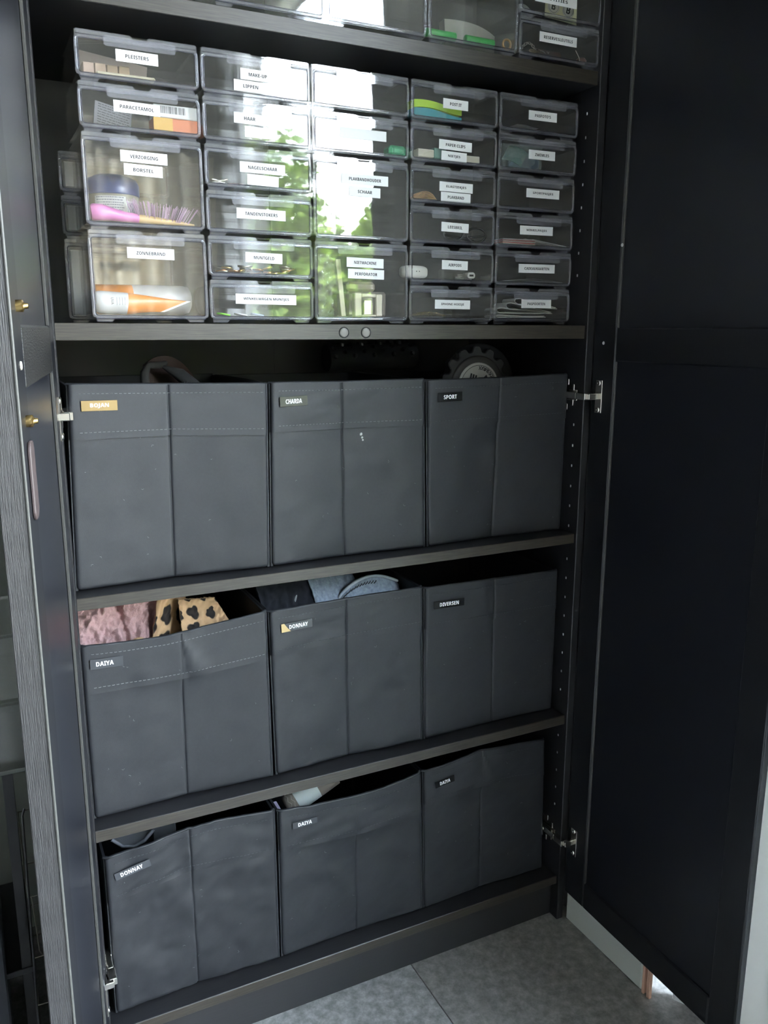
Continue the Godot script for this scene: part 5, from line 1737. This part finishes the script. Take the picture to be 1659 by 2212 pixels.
	bit("cuff", st, mat(lin(0.035, 0.060, 0.10), 0.95), t)
	# shoe in the crumpled box
	t = thing("grey_shoe", "grey shoe sole showing over the rim of the crumpled box", "shoe", Vector3(0.078, 0.05, -0.10))
	st = begin()
	tube(st, [Vector3(-0.048, 0.168, 0.022), Vector3(-0.030, 0.150, 0.024), Vector3(-0.008, 0.144, 0.025), Vector3(0.012, 0.150, 0.024), Vector3(0.030, 0.166, 0.022)], 0.0034, 8)
	bit("sole_edge", st, mat(lin(0.16, 0.17, 0.19), 0.7), t)
	st = begin()
	sheet(st, 20, 10, func(u, v): return Vector3(lerpf(-0.048, 0.030, u) * (1.0 + 0.1 * v), 0.144 + 0.024 * pow(absf(u - 0.5) * 2.0, 2.0) * (1.0 - v) + 0.036 * v, 0.022 - 0.05 * v + 0.006 * sin(u * PI)), Vector3(0, 0, -0.006))
	bit("upper", st, mat(lin(0.075, 0.080, 0.088), 0.8), t)
	t = thing("grey_pouch", "flat grey pouch standing right of the grey shoe", "pouch", Vector3(0.133, 0.05, -0.10))
	st = begin()
	sheet(st, 12, 12, func(u, v): return Vector3(lerpf(-0.022, 0.019, u), lerpf(0.04, 0.190, v), 0.004 + 0.004 * sin(u * PI) * sin(v * PI)), Vector3(0, 0, -0.008))
	bit("body", st, mat(lin(0.075, 0.080, 0.088), 0.8), t)
	st = begin()
	tube(st, [Vector3(0.019, 0.05, 0.0), Vector3(0.0195, 0.14, 0.0), Vector3(0.019, 0.190, 0.0)], 0.0022, 6)
	bit("piping", st, mat(lin(0.15, 0.16, 0.18), 0.7), t)
	# cream roll and lilac booklet
	t = thing("patterned_roll", "cream patterned paper roll with a grey-brown end, lying under the lowest shelf", "roll", Vector3(0.425, 0.04, -0.085))
	var ax := Transform3D(Basis(Vector3.BACK, -PI / 2 + 0.42), Vector3(-0.046, 0.146, 0.0))
	st = begin()
	lathe(st, [Vector2(0.0, 0.0), Vector2(0.021, 0.001), Vector2(0.0235, 0.006), Vector2(0.0238, 0.024)], ax, 28)
	bit("zigzag_end", st, mat(lin(0.16, 0.14, 0.115), 0.8), t)
	st = begin()
	lathe(st, [Vector2(0.0238, 0.024), Vector2(0.0242, 0.040), Vector2(0.0238, 0.074)], ax, 28)
	bit("pale_middle", st, mat(lin(0.42, 0.46, 0.44), 0.6), t)
	st = begin()
	lathe(st, [Vector2(0.0238, 0.074), Vector2(0.0236, 0.092), Vector2(0.0228, 0.120), Vector2(0.0, 0.120)], ax, 28)
	bit("brown_end", st, mat(lin(0.14, 0.12, 0.10), 0.8), t)
	for k in 2:
		st = begin()
		var zig := []
		for j in 13:
			var a := deg_to_rad(-20.0 + 18.0 * j)
			zig.append(ax * Vector3(cos(a) * 0.0240, 0.008 + 0.008 * k + (0.004 if j % 2 == 0 else 0.0), sin(a) * 0.0240))
		tube(st, zig, 0.0006, 5)
		bit("zigzag", st, mat(lin(0.32, 0.29, 0.24), 0.8), t)
	t = small("lilac_book", "lilac booklet in the corner left of the patterned roll", "book", Vector3(0.3625, 0.085, -0.060), Vector3(0.012, 0.115, 0.085), mat(lin(0.42, 0.38, 0.52), 0.6), Vector3(6, 0, 4), 0.002)

func leopard_mat() -> StandardMaterial3D:
	var s := 256
	var im := Image.create_empty(s, s, false, Image.FORMAT_RGB8)
	var r := RandomNumberGenerator.new()
	r.seed = 5
	var tan_ := Color(0.74, 0.61, 0.46)
	im.fill(tan_)
	var dots := []
	for k in 600:
		var p := Vector2(r.randf(), r.randf()) * s
		var ok := true
		for d in dots:
			var q: Vector2 = (d[0] - p).abs()
			q = Vector2(minf(q.x, s - q.x), minf(q.y, s - q.y))
			if q.length() < 52.0:
				ok = false
		if ok:
			dots.append([p, r.randf_range(17, 24), r.randf() * TAU, r.randf_range(0.65, 1.0)])
	for y in s:
		for x in s:
			for d in dots:
				var q: Vector2 = Vector2(x, y) - d[0]
				q.x -= roundf(q.x / s) * s
				q.y -= roundf(q.y / s) * s
				var ang := q.angle()
				q = q.rotated(d[2])
				q.y /= d[3]
				var edge: float = d[1] * (1.0 + 0.14 * sin(ang * 3.0 + d[2]) + 0.08 * sin(ang * 5.0))
				var k := q.length() / edge
				if k < 1.0:
					var c := Color(0.12, 0.10, 0.09).lerp(Color(0.17, 0.14, 0.12), clampf(1.0 - k * 1.3, 0.0, 1.0))
					im.set_pixel(x, y, tan_.lerp(c, clampf((1.0 - k) * 7.0, 0.0, 1.0)))
	var m := mat(Color.WHITE, 0.9)
	m.albedo_texture = ImageTexture.create_from_image(im)
	m.uv1_scale = Vector3(0.55, 0.5, 1.0)
	return m

# ------------------------------------------------------------------ left of the wardrobe
func beside_wardrobe() -> void:
	var st: SurfaceTool
	var t := thing("metal_rack", "black metal rack with a square post, left of the wardrobe", "rack", Vector3(-0.30, FLOOR, -0.2))
	for x in [-0.135, -0.46]:
		for z in [-0.10, -0.36]:
			st = begin()
			span(st, Vector3(x - 0.009, FLOOR, z - 0.009), Vector3(x + 0.009, 0.388, z + 0.009), 0.001)
			part("post", st, M.black_metal, t)
	st = begin()
	span(st, Vector3(-0.47, 0.388, -0.372), Vector3(-0.095, 0.396, -0.088), 0.001)
	part("glass_top", st, mat(lin(0.10, 0.11, 0.10), 0.25), t)
	st = begin()
	span(st, Vector3(-0.47, -0.02, -0.372), Vector3(-0.12, -0.008, -0.088), 0.001)
	part("lower_shelf", st, M.black_metal, t)
	for k in 2:
		t = thing("clear_bin", ["clear plastic bin standing on the black rack", "clear plastic bin stacked on the other bin on the rack"][k], "bin", Vector3(-0.24, 0.397 + 0.125 * k, -0.22))
		st = begin()
		span(st, Vector3(-0.16, 0, 0.112), Vector3(0.14, 0.115, 0.115), 0.0)
		span(st, Vector3(-0.16, 0, -0.115), Vector3(0.14, 0.115, -0.112), 0.0)
		span(st, Vector3(0.137, 0, -0.112), Vector3(0.14, 0.115, 0.112), 0.0)
		span(st, Vector3(-0.16, 0, -0.112), Vector3(-0.157, 0.115, 0.112), 0.0)
		span(st, Vector3(-0.157, 0, -0.112), Vector3(0.137, 0.003, 0.112), 0.0)
		bit("walls", st, pane(lin(0.5, 0.52, 0.48), 0.10, 0.1), t)
		st = begin()
		tube(st, [Vector3(-0.162, 0.117, 0.117), Vector3(0.142, 0.117, 0.117), Vector3(0.142, 0.117, -0.117), Vector3(-0.162, 0.117, -0.117)], 0.0035, 6, true)
		bit("rim", st, pane(lin(0.6, 0.62, 0.58), 0.3, 0.1), t)
	# wire basket by the wardrobe side
	t = thing("wire_basket", "black wire basket tower between the rack and the wardrobe", "basket", Vector3(-0.105, FLOOR, -0.05))
	var wm := mat(lin(0.16, 0.15, 0.12), 0.4, 0.6)
	for s in [[-0.118, 0.335], [-0.096, 0.345]]:
		st = begin()
		tube(st, [Vector3(s[0] - 0.012, FLOOR + 0.01, -0.02), Vector3(s[0] - 0.006, 0.02, -0.03), Vector3(s[0], s[1] - 0.01, -0.05), Vector3(s[0] + 0.004, s[1], -0.055)], 0.0022, 6)
		part("upright_wire", st, M.black_metal, t)
	for y in [0.170, 0.045, -0.055, -0.13]:
		st = begin()
		tube(st, [Vector3(-0.122, y, -0.04), Vector3(-0.06, y, -0.04), Vector3(-0.06, y, -0.34), Vector3(-0.122, y, -0.34)], 0.0016, 6, true)
		part("cross_wire", st, wm, t)
	for k in 4:
		st = begin()
		tube(st, [Vector3(-0.116 + 0.014 * k, 0.170, -0.04), Vector3(-0.112 + 0.014 * k, 0.06, -0.036), Vector3(-0.108 + 0.014 * k, 0.045, -0.045)], 0.0013, 6)
		part("upright_wire", st, wm, t)
	t = thing("dark_crate", "dark blue-grey crate at the foot of the black rack", "crate", Vector3(-0.30, FLOOR, -0.05))
	st = begin()
	span(st, Vector3(-0.52, FLOOR, -0.085), Vector3(-0.170, 0.112, -0.055), 0.003)
	part("front_board", st, mat(lin(0.030, 0.034, 0.042), 0.6), t)
	st = begin()
	span(st, Vector3(-0.185, FLOOR, -0.30), Vector3(-0.170, 0.112, -0.085), 0.003)
	part("side_board", st, mat(lin(0.030, 0.034, 0.042), 0.6), t)
